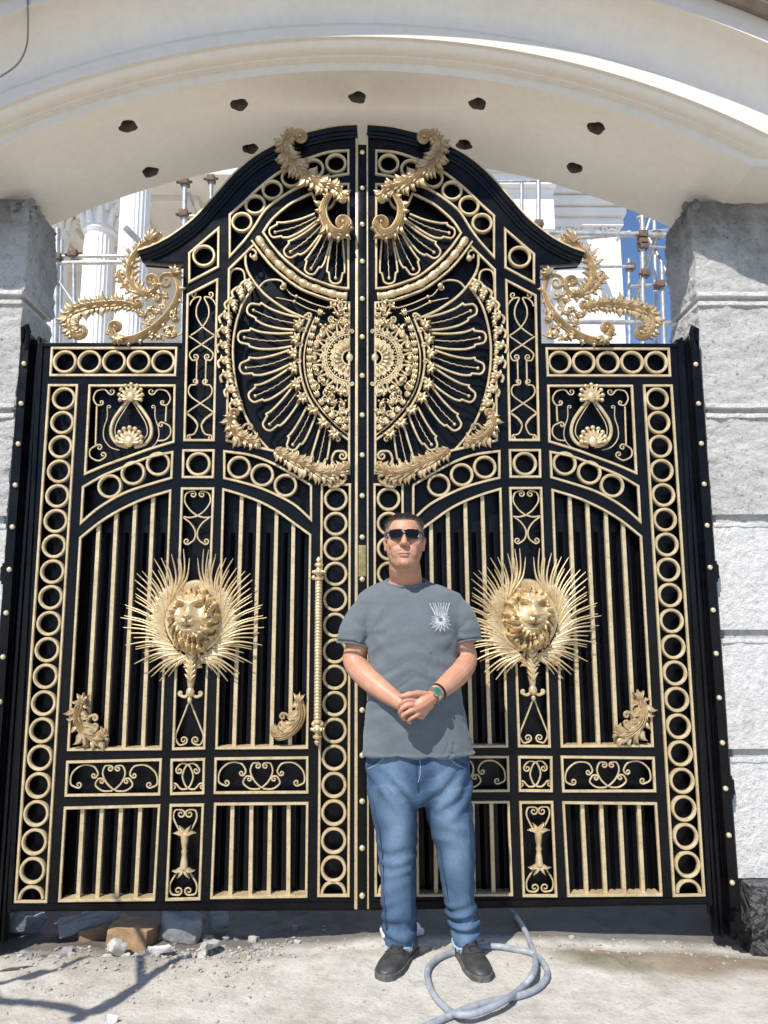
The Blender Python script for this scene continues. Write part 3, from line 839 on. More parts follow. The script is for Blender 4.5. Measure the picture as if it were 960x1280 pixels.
    for o in (-1, 1):
        off = []
        for i, (a, b_) in enumerate(q):
            t = unit(q[max(i - 1, 0)], q[min(i + 1, L - 1)])
            off.append((a - t[1] * 8.6 * o, b_ + t[0] * 8.6 * o))
        sweep(bm, [G(a, b_, -.001) for a, b_ in off], flat_prof(.0052, .016))
    commit('rail_edge', bm, 'gold', R_)
    # --- great rosette
    bm = NB()
    for b_, r_, he, hr in (((317, 388), (372, 405), 11.2, 8.2), ((305.7, 422), (366, 425), 11.2, 8.2), ((307.8, 460), (364, 446), 11.2, 8.2), ((319, 495), (367, 467), 11.2, 8.2),
                           ((337, 530.5), (374, 487), 11.2, 8.2), ((366, 556), (390, 512), 10, 7), ((398, 577.5), (408, 533), 10, 7)):
        petal(bm, b_, r_, he, hr, .0054)
    commit('fan_petals', bm, 'gold', F['rosette'])
    bm = NB()
    draw(bm, [(307, 318), (307.5, 332), (314, 347), (330, 367), (350, 382), (366, 391), (388, 400)], .0068, start=(1, 8, 1.1), y=-.002)
    ball(bm, G(318.5, 322, -.012), .016, 12, 8)
    draw(bm, [(324, 359), (331, 352), (341, 349.5), (351, 351), (356, 356)], .0055, end=(1, 4, 1.0)); ball(bm, G(355, 356.5, -.012), .014, 10, 8)
    draw(bm, [(358, 361), (364, 368), (371, 371)], .003); ball(bm, G(370.5, 370.5, -.006), .009); ball(bm, G(368, 377, -.006), .009)
    draw(bm, [(370, 370), (390, 379), (409, 385)], .0034); draw(bm, [(368, 377), (386, 386), (406, 392)], .0034); draw(bm, [(345, 372), (356, 374), (368, 377)], .0028)
    # slot of the outer corner, ellipse border
    draw(bm, [(287, 366), (287.5, 345), (291, 337.5), (298, 336), (304, 339), (306, 347), (306, 362)], .0055, taper=False)
    draw(bm, [(318, 358), (303, 380), (294, 410), (291, 440), (294.5, 478), (305, 515), (320, 543), (337, 563)], .0062, taper=False, y=0)
    draw(bm, [(388, 398), (379, 420), (375, 441), (375, 460), (379, 480), (386, 498), (398, 516), (416, 535), (437, 551)], .0062, taper=False, y=-.006)
    draw(bm, [(393, 399), (385, 420), (380.5, 441), (380.5, 460), (384, 479), (391, 496), (403, 513), (420, 531), (437, 545)], .004, taper=False, y=-.006)
    draw(bm, [(430, 583), (421, 583), (415, 575), (419, 565), (428, 564)], .0062, end=(1, 6, 1.3), y=-.006)
    commit('scroll', bm, 'gold', F['rosette'])
    # chain of cast cups along the outer ellipse
    bm = NB()
    cups = [(309, 356), (298, 365), (289, 380), (282, 397), (280, 415), (279, 434), (280.5, 453), (283.5, 471), (288.5, 489), (295, 506)]
    for i, p in enumerate(cups):
        a, b_ = cups[max(i - 1, 0)], cups[min(i + 1, len(cups) - 1)]
        t = unit(a, b_); ang = math.atan2(-t[1], t[0])
        c = G(*p, -.004)
        for da in (-1.9, -1.2, -.5, .6): lobe(bm, c, ang + PI + da * .9, .040, .014, .022, bend=-.7)
        sp = [(p[0] - 4, p[1] - 3)]; draw(bm, [(p[0] - 6, p[1] + 7), (p[0] - 8, p[1]), (p[0] - 3, p[1] - 5)], .0068, y=-.014, end=(1, 4.5, 1.1))
        ball(bm, G(p[0] + 5, p[1] + 5, -.012), .0125, 10, 7)
        ball(bm, G(p[0] - 1, p[1] - 1, -.018), .009, 8, 6)
        lobe(bm, G(p[0] + 4, p[1] + 4, -.006), ang + .4, .034, .010, .018, bend=.8)
    commit('cup_chain', bm, 'orn', F['rosette'])
    bm = NB()
    for i, p in enumerate([(369, 402), (364, 422), (361, 441.5), (361, 462), (365, 484), (373, 502), (387, 518), (402, 535), (417, 549)]):
        t = unit((437, 447), p); ang = math.atan2(-t[1], t[0]); c = G(p[0] + 9 * -t[0], p[1] - 9 * t[1], -.008)
        for da in (-1.15, -.6, 0, .6, 1.15): lobe(bm, c, ang + da, .046 - .008 * abs(da), .0105, .024, bend=da * .8)
        ball(bm, c + Vector((0, -.02, 0)), .0105, 9, 7)
        draw(bm, [(p[0] + 8 - t[1] * 6, p[1] + 8 * 0 + t[0] * 8), (p[0] + 11 - t[1] * 8, p[1] + t[0] * 12)], .006, end=(1, 3.4, 1.0), y=-.01)
    commit('leaf_cluster', bm, 'orn', F['rosette'])
    bm = NB(); lau = catmull([(397, 392), (389.5, 411), (385.5, 430), (384, 449), (385, 466), (388, 479), (394, 493), (406, 512), (420, 527), (436, 540)], 6)
    for i in range(1, len(lau) - 1, 3):
        t = unit(lau[i + 1], lau[i - 1]); ang = math.atan2(-t[1], t[0]); c = G(lau[i][0] + 2.5, lau[i][1], -.010)
        for da in (-.55, 0, .55): lobe(bm, c, ang + da, .034, .0085, .018, bend=-da)
    commit('laurel_band', bm, 'orn', F['rosette'])
    # pierced half disc
    bm = NB(); cc = (437, 447)
    pol = lambda r, a: (cc[0] + r * math.cos(a), cc[1] - r * math.sin(a))
    for r_, w_ in ((29.0, .0042), (9.5, .005)):
        draw(bm, [pol(r_, PI / 2 + PI * k / 16) for k in range(17)], w_, y=-.012, taper=False)
    for k in range(22):
        a = PI / 2 + PI * (k + .5) / 22; ball(bm, G(*pol(26.6, a), -.014), .0045, 7, 5)
    ball(bm, G(437, 447, -.004), (.018, .008, .022), 12, 8)
    for k in range(9):
        a = PI / 2 + PI * (k + .5) / 9
        for sg in (-1, 1):
            b0 = pol(31, a + sg * .02); b1 = pol(38, a + sg * .10); b2_ = pol(43.5, a + sg * .14)
            draw(bm, [b0, b1, b2_], .0058, y=-.010, end=(sg, 3.6, 1.25))
            draw(bm, [pol(30, a + sg * .1), pol(34, a + sg * .20)], .0045, y=-.012, end=(-sg, 2.6, 1.1))
            draw(bm, [pol(11, a), pol(16, a + sg * .12), pol(20.5, a + sg * .16)], .0048, y=-.012, end=(sg, 2.6, 1.2)); draw(bm, [pol(13, a), pol(18, a - sg * .05), pol(23, a - sg * .02)], .0036, y=-.012, end=(-sg, 1.8, 1.1))
        c = G(*pol(41, a), -.012)
        for da in (-.6, 0, .6): lobe(bm, c, a + da, .030, .0075, .017, bend=da)
        lobe(bm, G(*pol(12, a), -.012), a, .032, .006, .014)
        ball(bm, G(*pol(36, a), -.02), .0068, 8, 6)
    for (x, y_, s_) in ((430, 385, 1), (422, 391, -1), (431, 396, 1), (424, 402, -1), (414, 402, 1), (431, 406, -1), (405, 408, 1), (399, 418, -1), (397, 479, 1), (406, 487, -1), (416, 492, 1), (427, 490, -1), (409, 500, 1), (419, 505, -1), (430, 503, 1), (415, 516, -1), (425, 517, 1), (432, 527, -1), (423, 528, 1), (432, 514, 1), (416, 383, -1), (426, 377, 1)):
        a = rnd.uniform(0, 6.28); t = (math.cos(a), math.sin(a))
        draw(bm, [(x - t[0] * 7, y_ - t[1] * 7), (x, y_ + 1)], .0048, y=-.010, end=(s_, 4.2, 1.3))
        c = G(x, y_, -.012)
        for da in (-.5, .5): lobe(bm, c, a + PI + da, .028, .007, .015, bend=da * 2)
        ball(bm, G(x + 2, y_ - 2, -.018), .006, 7, 5)
    commit('pierced_boss', bm, 'orn', F['rosette'])
    # --- acanthus sprays
    bm = NB()
    acanthus(bm, [(371, 165), (361, 171), (355.5, 183), (361, 198), (373, 211), (389, 224), (405, 232), (420, 236), (430, 246)], -.050, .024, .021, 13, .050, .028, start=(1, 7.5, 1.15), end=(1, 3.6, 1.0), seed=3)
    acanthus(bm, [(412, 243), (404.5, 257), (405, 273), (414, 288), (427, 292), (434, 283)], -.060, .018, .030, 5, .040, .026, end=(-1, 7.5, 1.2), sides=(-1,), seed=5)
    commit('acanthus_spray', bm, 'antique', R_)
    bm = NB()
    acanthus(bm, [(344, 562), (356, 571), (370, 577), (388, 586), (404, 592), (420, 591), (432, 585)], -.022, .019, .020, 10, .050, .026, end=(-1, 4, .8), seed=8)
    draw(bm, [(416, 592), (410, 600), (413, 608), (421, 608)], .0085, y=-.016, end=(-1, 4.5, 1.1)); draw(bm, [(426, 590), (432, 597), (428, 604)], .0075, y=-.016, end=(1, 3.5, 1.1))
    commit('acanthus_spray', bm, 'antique', R_)
    bm = NB()
    acanthus(bm, [(290, 516), (288, 530), (296, 543), (308, 550), (322, 554)], -.016, .021, .014, 5, .044, .026, start=(1, 4, .9), end=(1, 3, .8), seed=9)
    draw(bm, [(300, 540), (306, 531), (312, 530)], .006, y=-.016, end=(1, 4, 1.0))
    commit('acanthus_spray', bm, 'antique', R_)
    for pts, mir, sd in (([(103, 876), (98, 890), (100, 906), (109, 917), (121, 924), (130, 919)], 1, 11), ([(373, 875), (376, 890), (372, 904), (362, 915), (350, 921), (342, 917)], -1, 12)):
        bm = NB()
        acanthus(bm, pts, -.012, .028, .016, 5, .052, .026, end=(mir * -1, 4, .9), sides=(-mir * -1 if mir < 0 else 1, -1 if mir > 0 else -1)[:1] + (-1,), seed=sd)
        a0 = pts[1]
        draw(bm, [(pts[2][0] + 6 * mir, pts[2][1] + 2), (pts[2][0] + 11 * mir, pts[2][1] - 9), (pts[2][0] + 17 * mir, pts[2][1] - 12)], .007, y=-.018, end=(mir, 4, 1.1))
        draw(bm, [(pts[3][0] + 1 * mir, pts[3][1] - 3), (pts[3][0] + 8 * mir, pts[3][1] - 11)], .006, y=-.018, end=(mir, 3.4, 1.1))
        c = G(pts[0][0], pts[0][1] + 3, -.014)
        for da in (-.5, -.1, .35): lobe(bm, c, PI / 2 + da, .05, .012, .024, bend=da)
        commit('corner_leaf', bm, 'antique', R_)
    # --- openwork crest on the shoulder
    bm = NB()
    acanthus(bm, [(171, 384), (156, 380), (138, 380), (118, 382), (100, 386), (88, 394), (85.5, 406), (92, 418)], -.012, .019, .020, 12, .046, .026, end=(-1, 9, 1.35), start=(-1, 5, 1.0), sides=(-1, 1), spread=.8, seed=21)
    acanthus(bm, [(210, 343), (219, 346), (224, 362), (217, 383), (203, 401), (184, 416), (165, 424), (147, 424), (139, 413)], -.010, .013, .024, 6, .034, .024, start=(-1, 9.5, 1.3), end=(1, 7, 1.2), sides=(1,), spread=.5, seed=22)
    for da in (-.9, -.45, 0, .45, .9): lobe(bm, G(149, 420, -.02), -PI / 2 + da, .050, .014, .026, bend=da)
    for da in (-.8, -.3, .2, .8): lobe(bm, G(218, 342, -.02), 1.1 + da, .045, .012, .024, bend=da)
    acanthus(bm, [(196, 352), (194, 363), (182, 368), (169, 360), (162, 345), (165, 326), (178, 309), (192, 300), (201, 303)], -.008, .018, .019, 8, .042, .026, start=(-1, 7.5, 1.3), end=None, sides=(1, -1), seed=23)
    for a_, L_ in ((1.9, .065), (1.45, .08), (1.0, .07), (2.5, .05)): lobe(bm, G(188, 302, -.012), a_, L_, .013, .026, bend=-.6)
    acanthus(bm, [(172, 364), (162, 362), (153, 352), (148, 344)], -.010, .010, .012, 3, .028, .02, end=(1, 4.5, 1.1), seed=24)
    lobe(bm, G(160, 330, -.005), 2.4, .06, .010, .02, .4); lobe(bm, G(164, 318, -.005), 2.2, .055, .010, .02, .4)
    for x, y_, s_ in ((186, 384, 1), (197, 377, -1), (193, 392, 1), (205, 372, 1), (181, 396, -1), (208, 408, 1), (216, 401, -1), (214, 414, 1), (200, 419, -1), (220, 392, 1), (192, 420, 1), (207, 420, -1), (183, 405, 1), (173, 393, -1), (199, 386, 1), (220, 420, 1)):
        a = rnd.uniform(0, 6.28); t = (math.cos(a), math.sin(a))
        draw(bm, [(x - t[0] * 8, y_ - t[1] * 8), (x, y_)], .006, y=-.006, end=(s_, 4.6, 1.3))
        for da in (-.6, .1, .7): lobe(bm, G(x, y_, -.008), a + da, .032, .009, .018, bend=da)
    commit('shoulder_crest', bm, 'antique', R_)
    # --- lion medallion
    bm = NB(); c = G(245, 771, -.030)
    s = scale_at(245, 771)
    for k in range(0): pass
    R = []
    for rr, yy in ((0, -.006), (.80, -.004), (.90, -.012), (.97, -.010), (1.0, .0), (1.0, .03)):
        R.append([bm.verts.new((c.x + 39 * s * rr * math.cos(2 * PI * k / 48), c.y + yy, c.z + 46 * s * rr * math.sin(2 * PI * k / 48))) for k in range(48)] if rr else [bm.verts.new((c.x, c.y + yy, c.z))])
    for k in range(48): bm.faces.new((R[0][0], R[1][k], R[1][(k + 1) % 48]))
    for i in range(1, 5):
        for k in range(48): bm.faces.new((R[i][k], R[i + 1][k], R[i + 1][(k + 1) % 48], R[i][(k + 1) % 48]))
    disc = commit('medallion', bm, 'orn', R_, angle=50)
    bm = NB(); lion_mesh(bm, 243, 776, -.034, 34, 43)
    commit('lion_head', bm, 'orn', disc, angle=75)
    for sg in (-1, 1):
        bm = NB(); cx, cy = 242, 775; nl = 38; rr = random.Random(31)
        for k in range(nl):
            f = k / (nl - 1)
            a_tip = math.radians(-64 + f * 150 + rr.uniform(-1.5, 1.5))         # measured from straight out to the side, upwards
            a_root = math.radians(-80 + f * 120)
            rx, ry = 32 + 5 * math.sin(PI * f), 47
            tipx, tipy = 88, 90
            p0 = (cx + sg * rx * math.cos(a_root), cy - ry * math.sin(a_root))
            p2_ = (cx + sg * tipx * math.cos(a_tip) * (lr := rr.uniform(.84, 1.04)), cy - tipy * math.sin(a_tip) * lr)
            am = a_tip * .45 + a_root * .55
            bow = .07 + .05 * f
            mx_, my_ = (p0[0] + p2_[0]) / 2, (p0[1] + p2_[1]) / 2
            dx, dy = p2_[0] - p0[0], p2_[1] - p0[1]
            p1_ = (mx_ + sg * dy * bow * -1 * (-1 if f < .0 else 1) * -1, my_ - sg * dx * bow * -1 * -1)
            q = catmull([p0, p1_, p2_], 8)
            V = [G(a, b_, -.028 - .010 * math.sin(PI * min(1, i / 16 + .1)) - .004 * (k % 3)) for i, (a, b_) in enumerate(q)]
            sc = [(.95 + .35 * math.sin(PI * min(1, i / 9))) * (1 - (i / 16.5) ** 2 * .78) for i in range(len(V))]
            sweep(bm, V, [(-.0062, -.002), (-.005, .002), (-.001, .0066), (.001, .0066), (.005, .002), (.0062, -.002)], scale=sc)
        # feathered sheath hugging the disc
        sp = [(cx + sg * (36 + 4 * math.sin(PI * (i / 14))) * math.cos(math.radians(-66 + i / 14 * 100)), cy - 48 * math.sin(math.radians(-66 + i / 14 * 100))) for i in range(15)]
        for i in range(15):
            for da in (-.42, -.05, .32):
                a = math.radians(-66 + i / 14 * 112) * .75 + .35 + da
                if sg < 0: a = PI - a
                lobe(bm, G(sp[i][0] - sg * 3, sp[i][1], -.034), a, .085, .0085, .016, bend=sg * -.15)
        commit('palm_spray', bm, 'gold' if False else 'orn', disc, angle=50)
    bm = NB()
    a, b_ = G(241, 812, -.034), G(238, 862, -.022)
    tube(bm, [a.lerp(b_, i / 14) for i in range(15)], [.020 + .010 * math.sin(i / 14 * PI * .9) - .012 * (i / 14) for i in range(15)], 12)
    for i in range(6):
        p = a.lerp(b_, .15 + i * .13)
        for sg in (-1, 1): lobe(bm, p + Vector((sg * .006, -.012, 0)), PI / 2 + sg * .5, .05, .012, .016, bend=sg * .6)
    for sg in (-1, 1):
        acanthus(bm, [(241 + sg * 4, 834), (241 + sg * 12, 824), (241 + sg * 22, 819), (241 + sg * 31, 822), (241 + sg * 34, 829)], -.030, .015, .013, 4, .032, .02, end=(sg, 3.4, .9), seed=41)
        draw(bm, [(238, 866), (238 + sg * 7, 871), (238 + sg * 13, 869)], .0075, y=-.018, end=(-sg, 2.6, .8))
    ball(bm, G(237.8, 865, -.024), (.020, .016, .024), 10, 8); ball(bm, G(237.2, 875, -.018), (.011, .012, .018), 10, 8)
    commit('medallion_stem', bm, 'orn', disc)
    if left:
        # pull handle
        h = thing_part('pull_handle', R_)
        bm = NB(); a, b_ = G(397.6, 696, -.055), G(396.6, 932, -.055)
        H = (a.z - b_.z)
        prof = [(0, .004), (.010, .013), (.018, .015), (.026, .007), (.034, .020), (.042, .022), (.050, .012), (.060, .014), (.068, .026), (.078, .027), (.086, .016), (.096, .013), (.103, .022), (.110, .022), (.116, .014)]
        pr = [(z, r) for z, r in prof] + [(H - z, r) for z, r in prof[::-1]]
        lathe_z(bm, b_, pr, 16)
        for k in range(44):
            z = .124 + (H - .248) * k / 43; aa = k * .9
            lathe_z(bm, b_ + Vector((0, 0, z)), [(-.0075, .0150), (-.003, .0175), (.003, .0175), (.0075, .0150)], 14)
        for zz in (.073, H - .073):
            for k in range(8):
                aa = 2 * PI * k / 8; ball(bm, b_ + Vector((.026 * math.cos(aa), .026 * math.sin(aa), zz)), .0085, 7, 5)
        for py in (722, 905):
            p = G(397, py, -.055); tube(bm, [p, p + Vector((0, .06, 0))], .011, 10); 
            for sg in (-1, 1):
                ball(bm, p + Vector((sg * .018, .0, 0)), .012, 9, 7)
        me = commit('pull_handle', bm, 'orn', R_)
        # meeting strip with studs and lock
        bm = NB(); x0 = .022
        zt, zb = G(452, 183).z, G(453, 1136).z
        box(bm, (-x0, -.016, zb), (x0, .004, zt), .003)
        st = commit('meeting_strip', bm, 'black', R_)
        for xx, w in ((-.027, .0085), (.025, .0055)):
            bm = NB(); box(bm, (xx - w, -.012, zb + .002), (xx + w, .002, zt + (.07 if xx > 0 else .04)), .002)
            commit('gold_strip', bm, 'gold', st)
        za, zc = G(451, 193).z, G(453.5, 1118).z
        for i in range(19):
            if i in (10,): pass
            bm = NB(); ball(bm, Vector((0.0, -.018, za + (zc - za) * i / 18)), (.0135, .011, .0135), 12, 8)
            commit('stud', bm, 'stud', st)
        bm = NB(); zl0, zl1 = G(454, 721).z, G(454, 682).z
        box(bm, (-.018, -.0215, zl0), (.018, -.014, zl1), .002)
        box(bm, (-.003, -.0225, (zl0 + zl1) / 2 - .012), (.003, -.0205, (zl0 + zl1) / 2 + .012))
        commit('lock_plate', bm, 'brass', st)
def thing_part(n, p): return None

gl = thing('gate_leaf', 'black and gold gate leaf with the long pull handle and the studded meeting strip', 'gate', (-1.55, 0, 0.1), 'pair of ornate iron gate leaves')
SX = 1; rnd.seed(7)
build_leaf(gl, True)
gr = thing('gate_leaf', 'black and gold gate leaf behind the standing man, its lion medallion right of his arm', 'gate', (1.55, 0, 0.1), 'pair of ornate iron gate leaves')
SX = -1; rnd.seed(7)
build_leaf(gr, False)
SX = 1
# ------------------------------------------------------------------ GATE POSTS
SUN_AZ, SUN_EL = math.radians(28.6), math.radians(49.5)
TOSUN = Vector((-math.sin(SUN_AZ) * math.cos(SUN_EL), -math.cos(SUN_AZ) * math.cos(SUN_EL), math.sin(SUN_EL)))
def build_post(label, pos):
    global SX
    SX = pos
    xo, xi = G(868, 440).x, G(846, 440).x     # outer and inner edge (right side measurements)
    zt = G(860, 424).z; zb = -0.035
    rt = thing('gate_post', label, 'gate post', (pos * xo, 0, 0), 'studded black posts the gate hangs on')
    f = lambda x: -x if False else x
    bm = NB()
    w = xo - xi
    # stepped section swept upright: boxes of different depth
    for a, b_, d0, d1, top in ((0.00, .18, .010, .05, 0), (.20, .36, .0, .05, .006), (.38, .52, .018, .05, -.004), (.54, .60, .006, .05, 0), (.62, 1.10, -.030, .05, .012)):
        box(bm, (xi + w * a + .001, d0 - .012, zb), (xi + w * b_, d1, zt + top), .003)
    commit('post_body', bm, 'black', rt, angle=30)
    za, zc = G(861.4, 456, -.04).z, G(906, 1103, -.04).z
    for i in range(13):
        bm = NB(); ball(bm, Vector((xi + w * .80, -.046, za + (zc - za) * i / 12)), (.0125, .012, .0125), 12, 8)
        commit('stud', bm, 'stud', rt)
    bm = NB(); zz = zt + .012
    tube(bm, [(xi + w * .86, -.03, zz - .10), (xi + w * .70, -.05, zz - .06), (xi + w * .66, -.05, zz + .0), (xi + w * .78, -.05, zz + .03), (xi + w * .95, -.05, zz + .02), (xi + w * .95, -.05, zz - .04)], [.008, .012, .014, .016, .014, .01], 8)
    commit('top_hook', bm, 'black', rt)
    bm = NB()
    for z in (1.62, 0.62):
        box(bm, (xi + w * .9, -.036, z - .035), (xo + .030, -.012, z + .035), .004)
        tube(bm, [(xo + .012, -.03, z - .05), (xo + .012, -.03, z + .05)], .012, 10)
    commit('hinge', bm, 'black', rt)
    bm = NB()
    box(bm, (xi + w * .5, -.06, -.02), (xo + .02, -.036, .045), .006)
    tube(bm, [(xo - .01, -.05, -.01), (xo - .01, -.05, .09)], .018, 10)
    box(bm, (xi + w * .75, -.08, -.03), (xo + .03, -.05, .005), .005)
    commit('floor_pivot', bm, 'black', rt)
    SX = 1
build_post('black steel gate post with gold studs beside the left stone pillar', -1)
build_post('black steel gate post with gold studs beside the right stone pillar', 1)

# ------------------------------------------------------------------ STONE PILLARS
XIN = G(866, 300).x; ZF = G(905, 252).z       # inner corner and flat underside of the arch
REAR = 0.36
def rough_block(name, lo, hi, mat, parent, amp, seed, n=26, nz=None, jag=False):
    """a course of render: box whose faces are pushed in and out"""
    bm = NB(); box(bm, lo, hi)
    dims = [hi[i] - lo[i] for i in range(3)]
    bmesh.ops.subdivide_edges(bm, edges=bm.edges[:], cuts=n, use_grid_fill=True)
    for v in bm.verts:
        p = v.co * 1.0 + Vector((seed * 3.1, 0, seed))
        k = noise.fractal(p * 9, 0.8, 2.2, 6) * amp * .8 + noise.fractal(p * 24, .8, 2.2, 4) * amp * .55 + noise.fractal(p * 2.2, 1, 2, 3) * amp * .6
        c_ = (Vector(lo) + Vector(hi)) / 2
        d = Vector(((v.co.x - c_.x) / dims[0], (v.co.y - c_.y) / dims[1], 0)) * 2
        m_ = Vector((d.x if abs(d.x) > .98 else 0, d.y if abs(d.y) > .98 else 0, 0))
        v.co += m_ * k
    return commit(name, bm, mat, parent, angle=60)
def build_pillar(label, pos):
    global SX
    SX = pos
    x0, x1 = XIN + .004, 3.3
    rt = thing('stone_pillar', label, 'pillar', (pos * 2.3, .15, 0), 'roughcast pillars carrying the arch')
    zs = [G(900, y).z for y in (373, 513, 650, 795, 945)]
    zpl = G(930, 1105, -.07).z
    levels = [ZF + .004] + zs + [zpl]
    for i in range(6):
        hi_, lo_ = levels[i], levels[i + 1]
        g = .030 if i else 0
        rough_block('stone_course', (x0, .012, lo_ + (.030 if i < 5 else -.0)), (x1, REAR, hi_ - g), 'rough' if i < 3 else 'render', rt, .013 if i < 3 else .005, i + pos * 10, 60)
    # grooves with thin white beads above and below
    for i, z in enumerate(zs):
        bm = NB(); box(bm, (x0 + .028, .036, z - .032), (x1, REAR - .02, z + .032))
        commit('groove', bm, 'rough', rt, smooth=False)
        for dz in ((.026, -.026) if i < 2 else (-.022,)):
            bm = NB(); box(bm, (x0 + .002, .0 if i < 2 else .006, z + dz - .011), (x1, REAR, z + dz + .011), .004)
            bmesh.ops.subdivide_edges(bm, edges=[e for e in bm.edges if e.calc_length() > .5], cuts=50, use_grid_fill=True)
            for v in bm.verts:
                k = noise.fractal(v.co * 8 + Vector((z * 9, 0, 0)), 1, 2, 4)
                v.co.z += k * .006; v.co.y += (k * .006 if v.co.y < .1 else 0)
            commit('render_bead', bm, 'render', rt, angle=60)
    zb = G(930, 1191, -.075).z
    bm = NB(); box(bm, (x0 + .006, -.072, zb - .15), (x1, REAR + .05, zpl - .004), .004)
    commit('marble_plinth', bm, 'marble', rt, angle=30)
    # ragged mortar at the top inner corner
    bm = NB(); r = random.Random(pos + 5)
    for k in range(26):
        p = Vector((x0 + r.uniform(-.015, .09), r.uniform(-.01, .12), ZF - abs(r.gauss(0, .045))))
        bmesh.ops.create_icosphere(bm, subdivisions=1, radius=r.uniform(.010, .026), matrix=Matrix.Translation(p))
    for v in bm.verts: v.co += Vector(noise.noise_vector(v.co * 60)) * .008
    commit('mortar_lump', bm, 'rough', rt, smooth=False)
    SX = 1
build_pillar('roughcast stone pillar with black marble foot, left of the gate', -1)
build_pillar('roughcast stone pillar with black marble foot, right of the gate', 1)

# ------------------------------------------------------------------ ARCH
WX = G(905, 252).x
zc0 = G(450, 88, -.31).z
hR = zc0 - ZF; RAD = (WX * WX + hR * hR) / (2 * hR); CZ = zc0 - RAD
arch = thing('entrance_arch', 'cream plastered segmental arch with moulded edge and lamp holes over the gate', 'arch', (0, 0, ZF))
XEND = 3.3
def arch_line(r, y, N=96):
    """offset curve of the arch: level, arc, level"""
    zf = ZF + r; Rr = RAD + r
    w = math.sqrt(Rr * Rr - (zf - CZ) ** 2); a = math.asin(w / Rr)
    out = [Vector((-XEND, y, zf))]
    for k in range(N + 1):
        t = -a + 2 * a * k / N
        out.append(Vector((Rr * math.sin(t), y, CZ + Rr * math.cos(t))))
    out.append(Vector((XEND, y, zf)))
    return out
def arch_sheet(name, prof, mat, closed=False, angle=28, amp=0.0):
    bm = NB(); rows = []
    for y, r in prof: rows.append([bm.verts.new(p) for p in arch_line(r, y)])
    L = len(rows); n = len(rows[0])
    for i in range(L if closed else L - 1):
        for j in range(n - 1):
            bm.faces.new((rows[i][j], rows[i][j + 1], rows[(i + 1) % L][j + 1], rows[(i + 1) % L][j]))
    if closed:
        bm.faces.new([r[0] for r in rows]); bm.faces.new([r[-1] for r in rows][::-1])
    return commit(name, bm, mat, arch, angle=angle)
sof = arch_sheet('soffit', [(REAR + .03, 0), (-.31, 0), (-.31, .16), (REAR + .03, .16)], 'plaster', True)
# holes for lamps: cut into the soffit and lined with raw concrete
holes = [(188, 215), (313, 186), (580, 181), (718, 210), (160, 158), (299, 131), (447, 122), (597, 130), (745, 160)]
def soffit_hit(px, py):
    d = ray(px, py); lo, hi = 2.5, 6.5
    def f(t):
        p = CAM + d * t
        z = CZ + math.sqrt(max(RAD ** 2 - p.x ** 2, 0)) if abs(p.x) < WX else ZF
        return p.z - z
    for _ in range(50):
        mid = (lo + hi) / 2
        if f(mid) > 0: hi = mid
        else: lo = mid
    return CAM + d * lo
cut = NB(); centres = []
r = random.Random(4)
for px, py in holes:
    c = soffit_hit(px, py); nrm = Vector((c.x, 0, c.z - CZ)).normalized(); centres.append((c, nrm))
    tx = Vector((nrm.z, 0, -nrm.x)); ty = Vector((0, 1, 0))
    ring0, ring1 = [], []
    ph_ = r.uniform(0, 6); rr = [.046 * (1 + .07 * math.sin(2 * PI * k / 36 * 3 + ph_) + .05 * math.sin(2 * PI * k / 36 * 5 + ph_ * 2) + r.uniform(-.03, .03)) for k in range(36)]
    for k in range(36):
        a = 2 * PI * k / 36; o = tx * math.cos(a) * rr[k] + ty * math.sin(a) * rr[k]
        ring0.append(cut.verts.new(c + o - nrm * .05 - Vector(arch.location))); ring1.append(cut.verts.new(c + o * .95 + nrm * .10 - Vector(arch.location)))
    cut.faces.new(ring0[::-1]); cut.faces.new(ring1)
    for k in range(36): cut.faces.new((ring0[k], ring0[(k + 1) % 36], ring1[(k + 1) % 36], ring1[k]))
bmesh.ops.recalc_face_normals(cut, faces=cut.faces[:])
cme = bpy.data.meshes.new('cutter'); cut.to_mesh(cme); cut.free()
cob = bpy.data.objects.new('cutter', cme); COL.objects.link(cob); cob.location = arch.location
cob.data.materials.append(M['concrete_hole'])
sof.data.materials.append(M['concrete_hole'])
bpy.context.view_layer.update()
md = sof.modifiers.new('b', 'BOOLEAN'); md.operation = 'DIFFERENCE'; md.object = cob; md.solver = 'EXACT'; md.material_mode = 'TRANSFER'
bake(sof); bpy.data.objects.remove(cob); bpy.data.meshes.remove(cme)
for c, nrm in centres:
    bm = NB(); tx = Vector((nrm.z, 0, -nrm.x)); ty = Vector((0, 1, 0)); rows = []
    rj = [r.uniform(.85, 1.05) for k in range(20)]
    for rad_, d_ in ((.0445, .004), (.042, .03), (.044, .07), (.03, .085), (.0, .088)):
        if rad_: rows.append([bm.verts.new(c + (tx * math.cos(2 * PI * k / 20) + ty * math.sin(2 * PI * k / 20)) * rad_ * rj[k] + nrm * d_) for k in range(20)])
        else: rows.append([bm.verts.new(c + nrm * d_)])
    for i in range(3):
        for k in range(20): bm.faces.new((rows[i][k], rows[i][(k + 1) % 20], rows[i + 1][(k + 1) % 20], rows[i + 1][k]))
    for k in range(20): bm.faces.new((rows[3][k], rows[3][(k + 1) % 20], rows[4][0]))
    commit('lamp_hole', bm, 'concrete_hole', arch)
